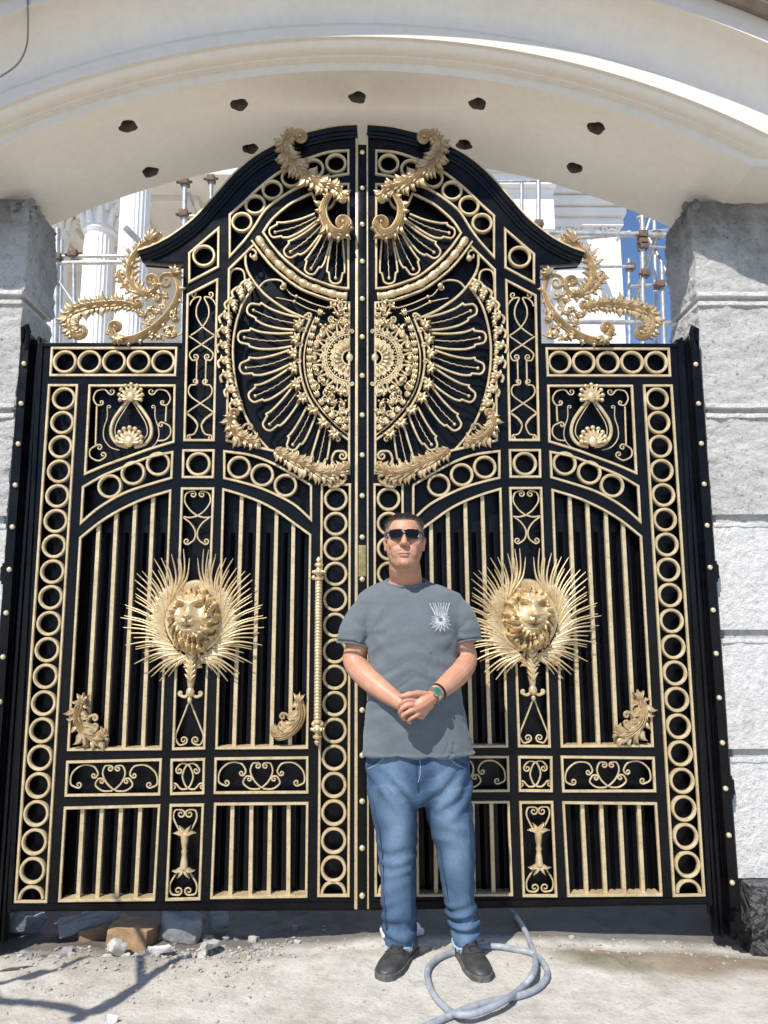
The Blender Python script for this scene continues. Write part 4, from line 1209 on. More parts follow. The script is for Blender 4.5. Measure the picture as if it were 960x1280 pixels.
def q_arc(y0, r0, y1, r1, n, mode):
    """quarter ellipse from (y0,r0) to (y1,r1); mode 0 leaves upright, 1 leaves level"""
    out = []
    for k in range(n + 1):
        a = PI / 2 * k / n
        if mode == 0: out.append((y0 + (y1 - y0) * (1 - math.cos(a)), r0 + (r1 - r0) * math.sin(a)))
        else: out.append((y0 + (y1 - y0) * math.sin(a), r0 + (r1 - r0) * (1 - math.cos(a))))
    return out
prof = [(-.308, .046), (-.345, .047), (-.346, .055)] + q_arc(-.348, .055, -.405, .088, 8, 1) + [(-.425, .089), (-.426, .146), (-.421, .154), (-.418, .1655)]
arch_sheet('archivolt_moulding', [(-.20, .047)] + prof + [(-.20, .165)], 'plaster', True, 24)
arch_sheet('cove', [(-.10, .166)] + q_arc(-.416, .168, -.585, .355, 14, 0) + [(-.600, .357), (-.601, .462), (-.10, .463)], 'plaster', True, 24)
arch_sheet('eave_board', [(-.10, .465), (-.63, .465), (-.632, .452), (-.690, .452), (-.692, .490), (-.10, .50)], 'eave_brown', True)
arch_sheet('roof_edge', [(-.10, .502), (-.70, .492), (-.704, .47), (-.704, .575), (.0, .70)], 'dark_eave', True)
arch_sheet('rear_wall', [(REAR + .028, .162), (-.098, .162), (-.098, .68), (REAR + .028, .68)], 'plaster', True)
bm = NB()
pts = catmull([(34, -14), (35, 30), (33, 58), (22, 80), (0, 96), (-30, 112)], 8)
def cove_y(py): return -.58 + .14 * min(max((py) / 100, 0), 1)
tube(bm, [G(a, b_, cove_y(b_) - .03) for a, b_ in pts], .0042, 8)
commit('electric_cable', bm, 'cable', None, props=P('thin dark cable hanging down the arch moulding at the upper left', 'cable'))

# ------------------------------------------------------------------ GROUND
def lines(c0, c1, step, far, grow=1.35):
    xs = [c0]; 
    while xs[-1] < c1: xs.append(xs[-1] + step)
    s = step
    a = [xs[0]]; b_ = [xs[-1]]
    while b_[-1] < far: s *= grow; b_.append(b_[-1] + s)
    s = step
    while a[-1] > -far: s *= grow; a.append(a[-1] - s)
    return a[::-1][:-1] + xs + b_[1:]
def sstep(a, b_, x):
    t = min(max((x - a) / (b_ - a), 0), 1); return t * t * (3 - 2 * t)
def ground_z(x, y):
    z = 0.012 * noise.fractal(Vector((x * 1.3, y * 1.3, 0)), 1, 2, 4)
    z -= sstep(-.27, -.04, y) * (.042 + .045 * sstep(.1, -.9, x)) * (1 - sstep(2, 4, y))
    near = math.exp(-((y + .05) / .32) ** 2)
    z += near * .022 * noise.noise(Vector((x * 6, y * 6, 4))) * sstep(.6, -.3, x)
    z -= .055 * max(0, min(1, (x - .9) / .8)) * math.exp(-((y + .1) / .6) ** 2)
    z += 0.005 * noise.fractal(Vector((x * 27, y * 27, 5)), .7, 2, 3) * (.25 + .75 * sstep(.5, -.5, x))
    z += 0.0035 * noise.fractal(Vector((x * 14, y * 14, 2)), .8, 2, 4)
    return z
bm = NB()
XL = lines(-2.4, 2.4, .022, 900, 1.4); YL = lines(-1.9, .5, .02, 900, 1.4)
gv = [[bm.verts.new((x, y, ground_z(x, y) if abs(x) < 12 and abs(y) < 12 else 0)) for y in YL] for x in XL]
for i in range(len(XL) - 1):
    for j in range(len(YL) - 1):
        bm.faces.new((gv[i][j], gv[i + 1][j], gv[i + 1][j + 1], gv[i][j + 1]))
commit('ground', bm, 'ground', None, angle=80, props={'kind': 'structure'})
def rock_mesh(bm, c, dims, seed, rot=0, sub=3, tilt=0.0, rough=.35):
    v0 = len(bm.verts)
    R3 = Matrix.Rotation(rot, 3, 'Z') @ Matrix.Rotation(tilt, 3, 'Y')
    res = bmesh.ops.create_icosphere(bm, subdivisions=sub, radius=1)
    for v in res['verts']:
        d = v.co.normalized()
        k = 1 + rough * noise.fractal(d * 1.1 + Vector((seed * 5.3, seed, 0)), 1, 2, 2)
        q = Vector((math.copysign(abs(d.x) ** .65, d.x), math.copysign(abs(d.y) ** .65, d.y), math.copysign(abs(d.z) ** .55, d.z))) * k
        q = Vector((q.x * dims[0] / 2, q.y * dims[1] / 2, q.z * dims[2] / 2))
        if sub > 1: q += Vector(noise.noise_vector(q * 40)) * .004
        v.co = R3 @ q + Vector(c)
# scattered grit
bm = NB(); r = random.Random(12)
for k in range(1500):
    if k < 700: x, y = -0.35 - abs(r.gauss(0, .75)), -abs(r.gauss(.05, .28)) + .05
    elif k < 1000: x, y = r.uniform(-1.6, 1.7), -abs(r.gauss(0, .14)) + .06
    else: x, y = r.uniform(-2.2, 2.2), r.uniform(-1.4, .05)
    s = min(.0025 + abs(r.gauss(0, .0045)), .020) * (.6 if k >= 1000 else 1)
    res = bmesh.ops.create_icosphere(bm, subdivisions=1, radius=s)
    c = Vector((x, y, ground_z(x, y) + s * .3)); jit = Vector((r.uniform(.7, 1.3), r.uniform(.7, 1.3), r.uniform(.5, .9)))
    for v in res['verts']: v.co = Vector((v.co.x * jit.x, v.co.y * jit.y, v.co.z * jit.z)) * r.uniform(.6, 1.35) + c
commit('gravel', bm, 'gravel', None, smooth=False, props={'kind': 'stuff'})
def rock(name, label, cat, px, py, z, dims, mat, seed, rot=0, tilt=0, group=None, rough=.3):
    c = GZ(px, py, z); bm = NB(); rock_mesh(bm, c, dims, seed, rot, 3, tilt, rough)
    commit(name, bm, mat, None, props=P(label, cat, group), angle=35)
def slab(name, label, cat, px, py, z, dims, mat, rot, tilt, seed, group=None):
    c = GZ(px, py, z); bm = NB(); box(bm, [-d / 2 for d in dims], [d / 2 for d in dims], .008)
    bmesh.ops.subdivide_edges(bm, edges=[e for e in bm.edges if e.calc_length() > .03], cuts=5, use_grid_fill=True)
    R3 = Matrix.Rotation(rot, 3, 'Z') @ Matrix.Rotation(tilt, 3, 'Y') @ Matrix.Rotation(tilt * .5, 3, 'X')
    for v in bm.verts:
        v.co += Vector(noise.noise_vector(v.co * 14 + Vector((seed, 0, 0)))) * .012 + Vector(noise.noise_vector(v.co * 50)) * .004
        v.co = R3 @ v.co + c
    commit(name, bm, mat, None, props=P(label, cat, group), angle=40)
slab('stone_slab', 'flat grey stone slab lying on a brick under the left gate leaf', 'stone', 112, 1151, -.02, (.27, .15, .05), 'stone_grey', .35, -.12, 1)
slab('brick', 'brown brick wedged below the flat grey slab at the gate foot', 'brick', 130, 1162, -.055, (.23, .11, .07), 'brick', .55, -.1, 2, 'bricks under the gate')
slab('brick', 'tan brick lying in front of the gate, right of the slab', 'brick', 168, 1168, -.045, (.20, .13, .095), 'brick', -.25, .05, 3, 'bricks under the gate')
rock('broken_stone', 'angular blue grey stone standing against the gate bottom', 'stone', 228, 1158, -.02, (.19, .12, .14), 'stone_grey', 4, .2, .2, 'rubble stones by the gate')
rock('broken_stone', 'small square grey stone right of the angular blue grey one', 'stone', 273, 1149, -.02, (.10, .08, .08), 'stone_grey', 9, .1, 0, 'rubble stones by the gate')
rock('broken_stone', 'pale lump of stone below the two bricks', 'stone', 146, 1184, -.045, (.075, .06, .06), 'stone_pale', 13, .4, .3, 'rubble stones by the gate')
slab('broken_stone', 'white chipped stone fragment in front of the tan brick', 'stone', 198, 1187, -.045, (.10, .04, .03), 'white', .6, .1, 6, 'rubble stones by the gate')
slab('broken_stone', 'thin pale stone splinter right of the white fragment', 'stone', 262, 1181, -.04, (.08, .05, .03), 'stone_pale', .8, .1, 7, 'rubble stones by the gate')
rock('broken_stone', 'lone white pebble at the lower left of the ground', 'stone', 141, 1274, .012, (.035, .03, .026), 'white', 15, .4, 0, 'rubble stones by the gate')
rock('broken_stone', 'grey stone lump half buried at the far left by the gate post', 'stone', 32, 1152, -.04, (.16, .12, .10), 'stone_grey', 17, .6, .2, 'rubble stones by the gate')
slab('splintered_board', 'weathered grey splinter of board on the ground at far left', 'board', 22, 1212, -.005, (.16, .018, .014), 'bark', .35, .02, 8)
slab('marble_offcut', 'white stone offcut lying behind the man at the gate foot', 'offcut', 502, 1163, -.012, (.19, .12, .02), 'white', .1, .0, 18)

r = random.Random(77)
for k in range(34):
    px, py = r.uniform(15, 330) if k < 26 else r.uniform(330, 440), r.uniform(1158, 1200) if k < 26 else r.uniform(1150, 1172)
    c = GZ(px, py, -.03); sz = r.uniform(.018, .055) * (1 if k < 26 else .7); gz_ = ground_z(c.x, c.y); bm = NB()
    rock_mesh(bm, (c.x, c.y, gz_ + sz * .2), (sz * r.uniform(.8, 1.5), sz * r.uniform(.7, 1.2), sz * r.uniform(.5, .9)), 30 + k, r.uniform(0, 3), 2, r.uniform(-.4, .4), .45)
    commit('rubble_chunk', bm, r.choice(['stone_grey', 'stone_pale', 'gravel']), None, props=P('small grey chunk of rubble lying in the dirt along the gate foot', 'rubble', 'small rubble chunks along the gate foot'), smooth=False)

# garden hose
hp = [(627, 1128), (645, 1146), (656, 1163), (663, 1180), (669, 1197), (668, 1214), (658, 1229), (643, 1242), (625, 1254), (605, 1263), (586, 1268), (566, 1266), (549, 1252), (538, 1235), (534, 1216), (541, 1203), (556, 1194), (578, 1188), (600, 1184), (622, 1183), (645, 1187), (666, 1192), (680, 1205), (684, 1219), (676, 1232), (658, 1242), (635, 1248), (610, 1253), (586, 1260), (560, 1271), (530, 1284), (500, 1298), (465, 1312)]
bm = NB(); q = catmull(hp, 10); pts = []
for i, (a, b_) in enumerate(q):
    f = i / 10
    lift = .012
    if f < 1: lift += .05 * (1 - f)
    for a0, b0 in ((4.5, 5.5), (7.4, 10.6), ): 
        if a0 - .6 < f < b0 + .6: lift += .022 * min(1, (f - a0 + .6) / .6, (b0 + .6 - f) / .6)
    p = GZ(a, b_, lift); g_ = ground_z(p.x, p.y)
    pts.append(GZ(a, b_, lift + g_))
tube(bm, pts, .0125, 12)
commit('garden_hose', bm, 'hose', None, props=P('looped grey garden hose on the ground beside the right shoe', 'hose'))

# ------------------------------------------------------------------ MANSION BEHIND
man = thing('mansion', 'white classical mansion with fluted columns under scaffolding behind the gate', 'house', (0, 9, 0))
def fluted_column(px, y, w_px, pz_cap, ztop, zbase=0.3):
    c = G(px, 340, y); R0 = w_px / 2 * scale_at(px, 340, y); n = 96
    c = Vector((c.x, y, 0)); bm = NB(); rows = []
    zs_ = [zbase + (pz_cap - zbase) * k / 10 for k in range(11)]
    for i, z in enumerate(zs_):
        t = R0 * (1.08 - .10 * i / 10); row = []
        for k in range(n):
            a = 2 * PI * k / n; fl = 1 - .055 * abs(math.sin(a * 12)) ** .6
            row.append(bm.verts.new((c.x + t * fl * math.cos(a), c.y + t * fl * math.sin(a), z)))
        rows.append(row)
    for i in range(10):
        for k in range(n): bm.faces.new((rows[i][k], rows[i][(k + 1) % n], rows[i + 1][(k + 1) % n], rows[i + 1][k]))
    col = commit('column', bm, 'white', man, angle=30)
    bm = NB(); lathe_z(bm, c, [(pz_cap, R0), (pz_cap + .05, R0 * 1.12), (pz_cap + .1, R0 * 1.0), (pz_cap + .5, R0 * 1.15), (ztop - .12, R0 * 1.45)], 24)
    box(bm, (c.x - R0 * 1.5, c.y - R0 * 1.5, ztop - .12), (c.x + R0 * 1.5, c.y + R0 * 1.5, ztop))
    for row_, (z, rr_) in enumerate(((pz_cap + .12, 1.05), (pz_cap + .34, 1.12))):
        for k in range(10):
            a = 2 * PI * (k + .5 * row_) / 10
            p = c + Vector((math.cos(a) * R0 * rr_, math.sin(a) * R0 * rr_, z)); o = Vector((math.cos(a), math.sin(a), 0))
            tube(bm, [p, p + o * .02 + Vector((0, 0, .12)), p + o * .06 + Vector((0, 0, .22)), p + o * .13 + Vector((0, 0, .24)), p + o * .14 + Vector((0, 0, .19))], [.05, .055, .045, .03, .015], 6)
    commit('capital', bm, 'white', col, angle=50)
    bm = NB(); lathe_z(bm, c, [(zbase - .3, R0 * 1.35), (zbase - .18, R0 * 1.35), (zbase - .16, R0 * 1.25), (zbase - .04, R0 * 1.25), (zbase, R0 * 1.1)], 28)
    commit('base', bm, 'white', col, angle=40)
zcap2 = G(122, 296, 8.0).z; ztop2 = G(122, 250, 8.0).z
fluted_column(122, 8.0, 37, zcap2, ztop2)
fluted_column(165, 6.2, 37, G(165, 215, 6.2).z, G(165, 170, 6.2).z)
fluted_column(74, 8.6, 20, G(74, 300, 8.6).z, G(74, 255, 8.6).z)
bm = NB(); pa, pb = G(700, 345, 7.2), G(748, 345, 7.2)
box(bm, (pa.x, 7.1, .2), (pb.x, 7.7, pa.z - .12)); box(bm, (pa.x - .08, 7.02, pa.z - .118), (pb.x + .08, 7.78, pa.z))
commit('pedestal', bm, 'white', man, smooth=False)
bm = NB(); zr = ztop2 + .02
box(bm, (-7.5, 7.3, zr), (-.6, 11.0, zr + 1.0)); 
box(bm, (-7.6, 7.15, zr + .72), (-.5, 7.4, zr + .95)); box(bm, (-7.7, 7.0, zr + .95), (-.4, 11, zr + 1.3))
commit('portico_roof', bm, 'cream_wall', man, smooth=False)
bm = NB(); zc_ = zr - .002
for k in range(5):
    x = -6.6 + k * 1.35
    for a, b_, d in ((0, 1.15, .06), (.08, 1.07, .10), (.2, .95, .16)):
        pass
    for (x0_, y0_, x1_, y1_) in ((x, 7.9, x + 1.1, 8.0), (x, 9.6, x + 1.1, 9.7), (x, 8.0, x + .1, 9.6), (x + 1.0, 8.0, x + 1.1, 9.6)):
        box(bm, (x0_, y0_, zc_ - .09), (x1_, y1_, zc_))
commit('ceiling_moulding', bm, 'cream_wall', man, smooth=False)
bm = NB(); box(bm, (-7.5, 10.6, 0), (-.2, 11.0, zr)); commit('wall', bm, 'cream_wall', man, smooth=False)
# right wing: wall with stepped sunlit cornice
xr = G(781, 400, 8.0).x
zl = G(700, 330, 7.6).z
bm = NB(); box(bm, (-.2, 8.0, 0), (xr, 11.5, 9.2)); commit('wall', bm, 'white', man, smooth=False)
bm = NB()
za_ = G(700, 277, 7.8).z
for k, (dz, ov) in enumerate(((0, .10), (.16, .18), (.30, .30), (.44, .42), (.62, .55), (.82, .66))):
    box(bm, (-.3, 8.0 - ov, za_ + dz), (xr + ov * .35, 8.2, za_ + dz + .10)); 
    box(bm, (-.3, 8.0 - ov + .05, za_ + dz + .10), (xr + ov * .3, 8.2, za_ + dz + .165))
commit('cornice', bm, 'white', man, smooth=False)
bm = NB(); xb = G(683, 250, 7.4).x
for k, (dz, ov) in enumerate(((-.2, .08), (.0, .2), (.2, .36), (.42, .5), (.7, .64))):
    box(bm, (-.2, 6.9 - ov, za_ + .25 + dz), (xb + ov * .4, 7.98, za_ + .35 + dz)); box(bm, (-.2, 6.95 - ov, za_ + .35 + dz), (xb + ov * .36, 7.98, za_ + .455 + dz))
box(bm, (-.2, 6.95, za_ - .6), (xb, 7.98, za_ + .06))
commit('cornice', bm, 'white', man, smooth=False)
bm = NB()
for sg in (-1, 1):
    for px_, py_, r_ in ((738, 290, 7), (727, 288, 5), (718, 292, 4)):
        c0 = 738
        p_ = [(c0 + sg * (px_ - 738) * 1.6, py_ + 6), (c0 + sg * ((px_ - 738) * 1.6 - 8), py_ - 2), (c0 + sg * ((px_ - 738) * 1.6 - 14), py_ + 1)]
        q = scroll_line(p_, end=(sg, r_ * .7, 1.2)); tube(bm, [G(a, b_, 7.98) for a, b_ in q], .022, 6)
commit('relief_scroll', bm, 'white', man)
for i, (x, z) in enumerate(((.9, 3.4), (2.5, 3.4), (-1.6, 3.2))):
    yw = 7.995 if x > 0 else 10.59
    bm = NB()
    for a in ((x - .5, x - .4, z - .9, z + .9), (x + .4, x + .5, z - .9, z + .9), (x - .4, x + .4, z - .9, z - .8), (x - .4, x + .4, z + .8, z + .9), (x - .03, x + .03, z - .8, z + .8)):
        box(bm, (a[0], yw - .08, a[2]), (a[1], yw + .004, a[3]))
    w_ = commit('window', bm, 'white', man, smooth=False)
    bm = NB(); box(bm, (x - .395, yw - .03, z - .795), (x + .395, yw - .022, z + .795)); commit('pane', bm, 'glass', w_, smooth=False)
bm = NB(); box(bm, (-7.5, 5.6, -.05), (4, 11, .28), .01); commit('terrace', bm, 'cream_wall', man, smooth=False)

# ------------------------------------------------------------------ SCAFFOLDS
def scaffold(label, loc, poles, joints):
    s = thing('scaffold', label, 'scaffold', loc, 'pipe scaffolds behind the gate')
    for p0, p1, y0, y1, rr_ in poles:
        bm = NB(); a, b_ = G(*p0, y0), G(*p1, y1)
        tube(bm, [a, b_], rr_, 10); commit('pole', bm, 'pipe', s)
    for p, y in joints:
        bm = NB(); c = G(*p, y)
        box(bm, c - Vector((.05, .06, .04)), c + Vector((.05, .06, .04)), .012); tube(bm, [c + Vector((-.08, -.05, -.03)), c + Vector((.07, .05, .04))], .018, 8)
        commit('coupler', bm, 'rust', s)
Y = 4.6
scaffold('pipe scaffold in front of the fluted columns, seen above the left leaf', (-4, Y, 0),
    [((72, 286), (66, 640), Y, Y, .035), ((77, 300), (71, 640), Y + .8, Y + .8, .028), ((92, 314), (95, 640), Y, Y, .022), ((60, 321), (160, 320), Y, Y, .022), ((62, 329), (160, 328), Y, Y, .026),
     ((231, 226), (226, 640), Y, Y, .032), ((264, 219), (262, 640), Y + .6, Y + .6, .028), ((236, 240), (246, 268), Y, Y + .2, .014), ((156, 284), (176, 304), Y - .5, Y - .4, .035), ((66, 340), (96, 385), Y, Y, .016), ((222, 270), (300, 272), Y, Y, .02)],
    [((72, 322), Y), ((231, 228), Y), ((230, 268), Y), ((264, 224), Y + .6), ((92, 318), Y)])
scaffold('pipe scaffold tower against the blue sky, seen above the right leaf', (3.6, Y, 0),
    [((673, 225), (674, 640), Y, Y, .026), ((652, 226), (653, 640), Y + .7, Y + .7, .024), ((618, 227), (690, 226), Y, Y, .016), ((676, 291), (832, 294), Y, Y, .03), ((690, 301), (835, 288), Y + .5, Y + .5, .024),
     ((803, 262), (805, 640), Y, Y, .03), ((818, 272), (824, 640), Y + .6, Y + .6, .026), ((827, 330), (838, 640), Y, Y, .026), ((796, 272), (822, 268), Y, Y, .018), ((788, 358), (834, 355), Y, Y, .018), ((700, 334), (792, 333), Y, Y, .016),
     ((700, 402), (850, 404), Y, Y, .028), ((822, 290), (792, 378), Y, Y + .5, .024), ((800, 276), (838, 350), Y + .5, Y, .02), ((786, 324), (789, 640), Y + .9, Y + .9, .024), ((815, 267), (800, 312), Y, Y, .018), ((806, 308), (836, 310), Y, Y, .016)],
    [((673, 281), Y), ((803, 294), Y), ((804, 308), Y), ((820, 294), Y + .5), ((806, 342), Y), ((824, 356), Y), ((803, 304), Y), ((788, 334), Y + .9)])

# ------------------------------------------------------------------ BARE TREE outside the frame, its shadow falls at the lower left
tree = thing('bare_tree', 'bare grey sapling at the roadside left of the picture, only its shadow in view', 'tree', (-2.75, -2.35, 0))
def up_sun(px, py, h):
    g_ = GZ(px, py, 0.0); return g_ + TOSUN * (h / TOSUN.z)
bm = NB()
fork = up_sun(112, 1266, 1.75)
tr = [Vector((-2.75, -2.35, -.05)), Vector((-2.73, -2.33, .6)), Vector((-2.66, -2.3, 1.15))]
tube(bm, catmull([tuple(v) for v in tr] + [tuple(up_sun(-60, 1246, 1.62)), tuple(up_sun(0, 1252, 1.68)), tuple(up_sun(60, 1256, 1.72)), tuple(fork)], 6), [.05 - .03 * min(1, i / 14) for i in range(37)], 9)
tube(bm, catmull([tuple(fork), tuple(up_sun(150, 1246, 1.78)), tuple(up_sun(190, 1218, 1.80)), tuple(up_sun(225, 1195, 1.80)), tuple(up_sun(252, 1180, 1.82))], 6), [.034 - .020 * i / 24 for i in range(25)], 8)
tube(bm, catmull([tuple(up_sun(175, 1228, 1.79)), tuple(up_sun(176, 1205, 1.84)), tuple(up_sun(176, 1180, 1.9)), tuple(up_sun(170, 1150, 2.0))], 6), [.018 - .006 * i / 18 for i in range(19)], 8)
tube(bm, catmull([tuple(tr[2]), tuple(up_sun(-80, 1235, 1.6)), tuple(up_sun(-20, 1232, 1.66)), tuple(up_sun(35, 1220, 1.7)), tuple(up_sun(75, 1210, 1.74)), tuple(up_sun(130, 1186, 1.78))], 6), [.022 - .008 * i / 30 for i in range(31)], 8)
for (p, h, rr_) in (((38, 1220), 1.7, .035), ((50, 1216), 1.7, .03), ((98, 1272), 1.76, .03), ((125, 1262), 1.76, .034)):
    ball(bm, up_sun(*p, h), (rr_, rr_, rr_ * .8), 8, 6)
tube(bm, catmull([tuple(tr[2]), (-2.8, -2.2, 1.7), (-2.7, -2.3, 2.3), (-2.6, -2.15, 2.8)], 6), [.035 - .024 * i / 18 for i in range(19)], 8)
commit('trunk', bm, 'bark', tree)

# ------------------------------------------------------------------ PERSON
YB = -0.33
pc = G(522, 1190, YB)
per = thing('person', 'man in dark sunglasses, grey t-shirt and blue jeans standing with clasped hands before the gate', 'person', (pc.x, YB, 0))
def superring(bm, cx, cy, hx, hy, z, n=36, e=1.0, tilt=0.0):
    out = []
    for k in range(n):
        a = 2 * PI * k / n; c_, s_ = math.cos(a), math.sin(a)
        x = math.copysign(abs(c_) ** e, c_) * hx; y = math.copysign(abs(s_) ** e, s_) * hy
        out.append(bm.verts.new((cx + x, cy + y, z + tilt * y)))
    return out
def loft(bm, rings):
    n = len(rings[0])
    for a, b_ in zip(rings, rings[1:]):
        for k in range(n): bm.faces.new((a[k], a[(k + 1) % n], b_[(k + 1) % n], b_[k]))
    bm.faces.new(rings[0][::-1]); bm.faces.new(rings[-1])
def chain(bm, pts, n=12, m=5):
    """closed tapered limb through (point, radius)"""
    q = catmull([(*p, r_) for p, r_ in pts], m)
    tube(bm, [Vector(a[:3]) for a in q], [a[3] for a in q], n)
    ball(bm, Vector(q[0][:3]), q[0][3], n, 8); ball(bm, Vector(q[-1][:3]), q[-1][3], n, 8)
def remesh(ob, vox, smooth=2, fac=.5):
    md = ob.modifiers.new('r', 'REMESH'); md.mode = 'VOXEL'; md.voxel_size = vox; md.use_smooth_shade = True
    if smooth:
        s_ = ob.modifiers.new('s', 'SMOOTH'); s_.iterations = smooth; s_.factor = fac
    bake(ob)
    ob.data.polygons.foreach_set('use_smooth', [True] * len(ob.data.polygons))
def hx(px, py, y=YB): return G(px, py, y)

# ---- head, neck, arms and hands: one skin
HC = G(505.5, 679, -.385)
HR = Matrix.Rotation(math.radians(-3), 3, 'Z') @ Matrix.Rotation(math.radians(-5), 3, 'X')
def H(x, y, z): return HC + HR @ Vector((x, y, z))
HEAD = [(-.121, .026, -.080, -.045), (-.113, .042, -.091, -.02), (-.098, .057, -.095, .01), (-.078, .068, -.096, .035), (-.052, .0755, -.0955, .058), (-.025, .078, -.094, .078),
        (0, .0785, -.092, .090), (.028, .079, -.094, .096), (.058, .078, -.091, .096), (.082, .072, -.081, .086), (.100, .057, -.062, .066), (.111, .036, -.034, .042), (.117, .013, -.007, .018)]
def head_rings(bm, add=0.0, n=40, shape=None):
    rows = []
    for z, w_, yf, yb_ in HEAD:
        row = []
        for k in range(n):
            a = 2 * PI * k / n; c_, s_ = math.cos(a), math.sin(a)
            cy = (yf + yb_) / 2; hy = (yb_ - yf) / 2
            p = Vector((math.copysign(abs(c_) ** .88, c_) * w_, cy + s_ * hy, z))
            if shape: p = shape(p, a)
            row.append(bm.verts.new(H(*p)))
        rows.append(row)
    loft(bm, rows)
bm = NB(); head_rings(bm)
def el(x, y, z, r): ball(bm, H(x, y, z), r, 14, 10, HR)
for t in range(6):
    f = t / 5; el(0, -.093 - .024 * f, .026 - .046 * f, (.0085 + .006 * f, .012, .012))
el(0, -.116, -.022, (.0125, .012, .0105))
for s in (-1, 1):
    el(s * .0135, -.104, -.0235, (.0095, .012, .008))
    el(s * .031, -.088, .037, (.030, .012, .010))
    el(s * .040, -.070, -.012, (.033, .026, .034))
    el(s * .0825, .008, .000, (.008, .018, .032)); el(s * .0885, .014, .012, (.006, .014, .018)); el(s * .083, .004, -.026, (.006, .010, .010))
    el(s * .028, -.079, -.052, (.030, .018, .036))
el(0, -.0985, -.0605, (.023, .0075, .0055)); el(0, -.0965, -.0725, (.020, .0085, .0062))
el(0, -.092, -.102, (.024, .013, .016)); el(0, -.092, -.045, (.026, .010, .013))
nk = G(507, 722, -.335)
chain(bm, [(H(0, .012, -.06), .062), (H(0, .004, -.10), .068), (nk, .071), (nk + Vector((0, .012, -.04)), .080), (nk + Vector((0, .02, -.12)), .085)], 24)
# chest and shoulders under the shirt
chain(bm, [(G(474, 764, -.31), .050), (G(507, 760, -.30), .080), (G(553, 764, -.31), .050)], 16)
chain(bm, [(G(507, 760, -.30), .09), (G(515, 850, -.32), .10), (G(520, 950, -.32), .10)], 16)
# arms: shoulder > elbow > wrist
def arm(sh, el_, mid, wr, y4, r_):
    chain(bm, [(G(*sh, y4[0]), r_[0]), (G((sh[0] + el_[0]) / 2, (sh[1] + el_[1]) / 2, (y4[0] + y4[1]) / 2), r_[1]), (G(*el_, y4[1]), r_[2]), (G(*mid, y4[2]), r_[3]), (G(*wr, y4[3]), r_[4])], 18, 6)
arm((463, 768), (443, 826), (466, 853), (501, 879), (-.33, -.335, -.43, -.535), (.050, .052, .050, .048, .030))
arm((565, 768), (582, 824), (570, 845), (540, 871), (-.33, -.335, -.43, -.535), (.050, .052, .050, .048, .029))
# right hand (under): palm, fingers hidden behind the other hand, thumb on top
def hand_chain(pts): chain(bm, [(G(a, b_, y), r_) for a, b_, y, r_ in pts], 10, 4)
hand_chain([(501, 879, -.535, .028), (508, 883, -.545, .031), (515, 886, -.545, .030)])
for o in range(4):
    hand_chain([(512, 878 + o * 4.6, -.546, .0095), (519, 880 + o * 4.6, -.538, .009), (525, 883 + o * 4.4, -.528, .0085), (529, 886 + o * 3.6, -.518, .008)])
hand_chain([(505, 872, -.555, .012), (510, 867.5, -.57, .0105), (516, 866.5, -.572, .0092)])
# left hand on top: palm, four fingers curling round, thumb from its upper side
hand_chain([(541, 870.5, -.535, .027), (533, 876, -.556, .031), (525, 881, -.566, .031), (519, 884, -.566, .026)])
hand_chain([(535, 880, -.55, .026), (527, 887, -.558, .023)])
fing = [((513, 874.5, -.583), (504.5, 877, -.583), (499.5, 881.5, -.566), (499, 886, -.55)),
        ((513, 881, -.587), (504.5, 884.5, -.587), (500, 890, -.570), (501, 894, -.552)),
        ((515.5, 888, -.586), (507.5, 891.5, -.586), (503.5, 896, -.570), (505.5, 899, -.552)),
        ((520, 894.5, -.578), (513.5, 898, -.578), (510, 901, -.563), (512.5, 903, -.548))]
for i, f_ in enumerate(fing):
    k = .0090 if i < 3 else .0080
    hand_chain([(525, 878 + i * 4.3, -.572, k * 1.1), (*f_[0], k * 1.12), (*f_[1], k), (*f_[2], k * .98), (*f_[3], k * .9)])
hand_chain([(533, 868, -.558, .014), (522, 866.5, -.578, .0125), (511, 868.5, -.588, .0110), (501.5, 870.5, -.586, .0095)])
body = commit('body', bm, ['skin', 'lip', 'mouth'], per)
remesh(body, .0031, 2, .45)
lipc = H(0, -.103, -.0665) - root_loc(per)
for p in body.data.polygons:
    d = HR.inverted() @ (p.center - lipc)
    if abs(d.x) < .0225 and -.0095 * (1 - (d.x / .0235) ** 2) < d.z < .0075 * (1 - (d.x / .0235) ** 2) and d.y < .02: p.material_index = 1
    if abs(d.x) < .0265 and abs(d.z + .03 * d.x * d.x / .0265) < .0019 and d.y < .02: p.material_index = 2
ca = body.data.color_attributes.new('tone', 'FLOAT_COLOR', 'POINT'); rl0 = root_loc(per)
hi_ = HR.inverted()
for i, v in enumerate(body.data.vertices):
    p = hi_ @ (v.co + rl0 - HC); red = 0.0; stub = 0.0
    if p.length < .2:
        stub = max(0, min(1, (-.030 - p.z) / .02)) * max(0, min(1, (.02 - p.y) / .05)) * (1 if p.z > -.14 else max(0, 1 + (p.z + .14) / .03))
        red = .55 * math.exp(-((abs(p.x) - .045) / .025) ** 2 - ((p.z + .015) / .025) ** 2) + .5 * math.exp(-(p.x / .014) ** 2 - ((p.z + .01) / .03) ** 2) + .30 * math.exp(-(p.x / .06) ** 2 - ((p.z - .07) / .03) ** 2)
        red += .5 * (1 if abs(p.x) > .078 else 0)
        red += .35 * max(0, min(1, (-.12 - p.z) / .02))
    else:
        q = v.co + rl0
        red = .22 + .30 * noise.noise(q * 11)
        if q.z < G(510, 862, -.55).z: red += .15
    ca.data[i].color = (min(max(red, 0), 1), min(max(stub, 0), 1) * .8, 0, 1)
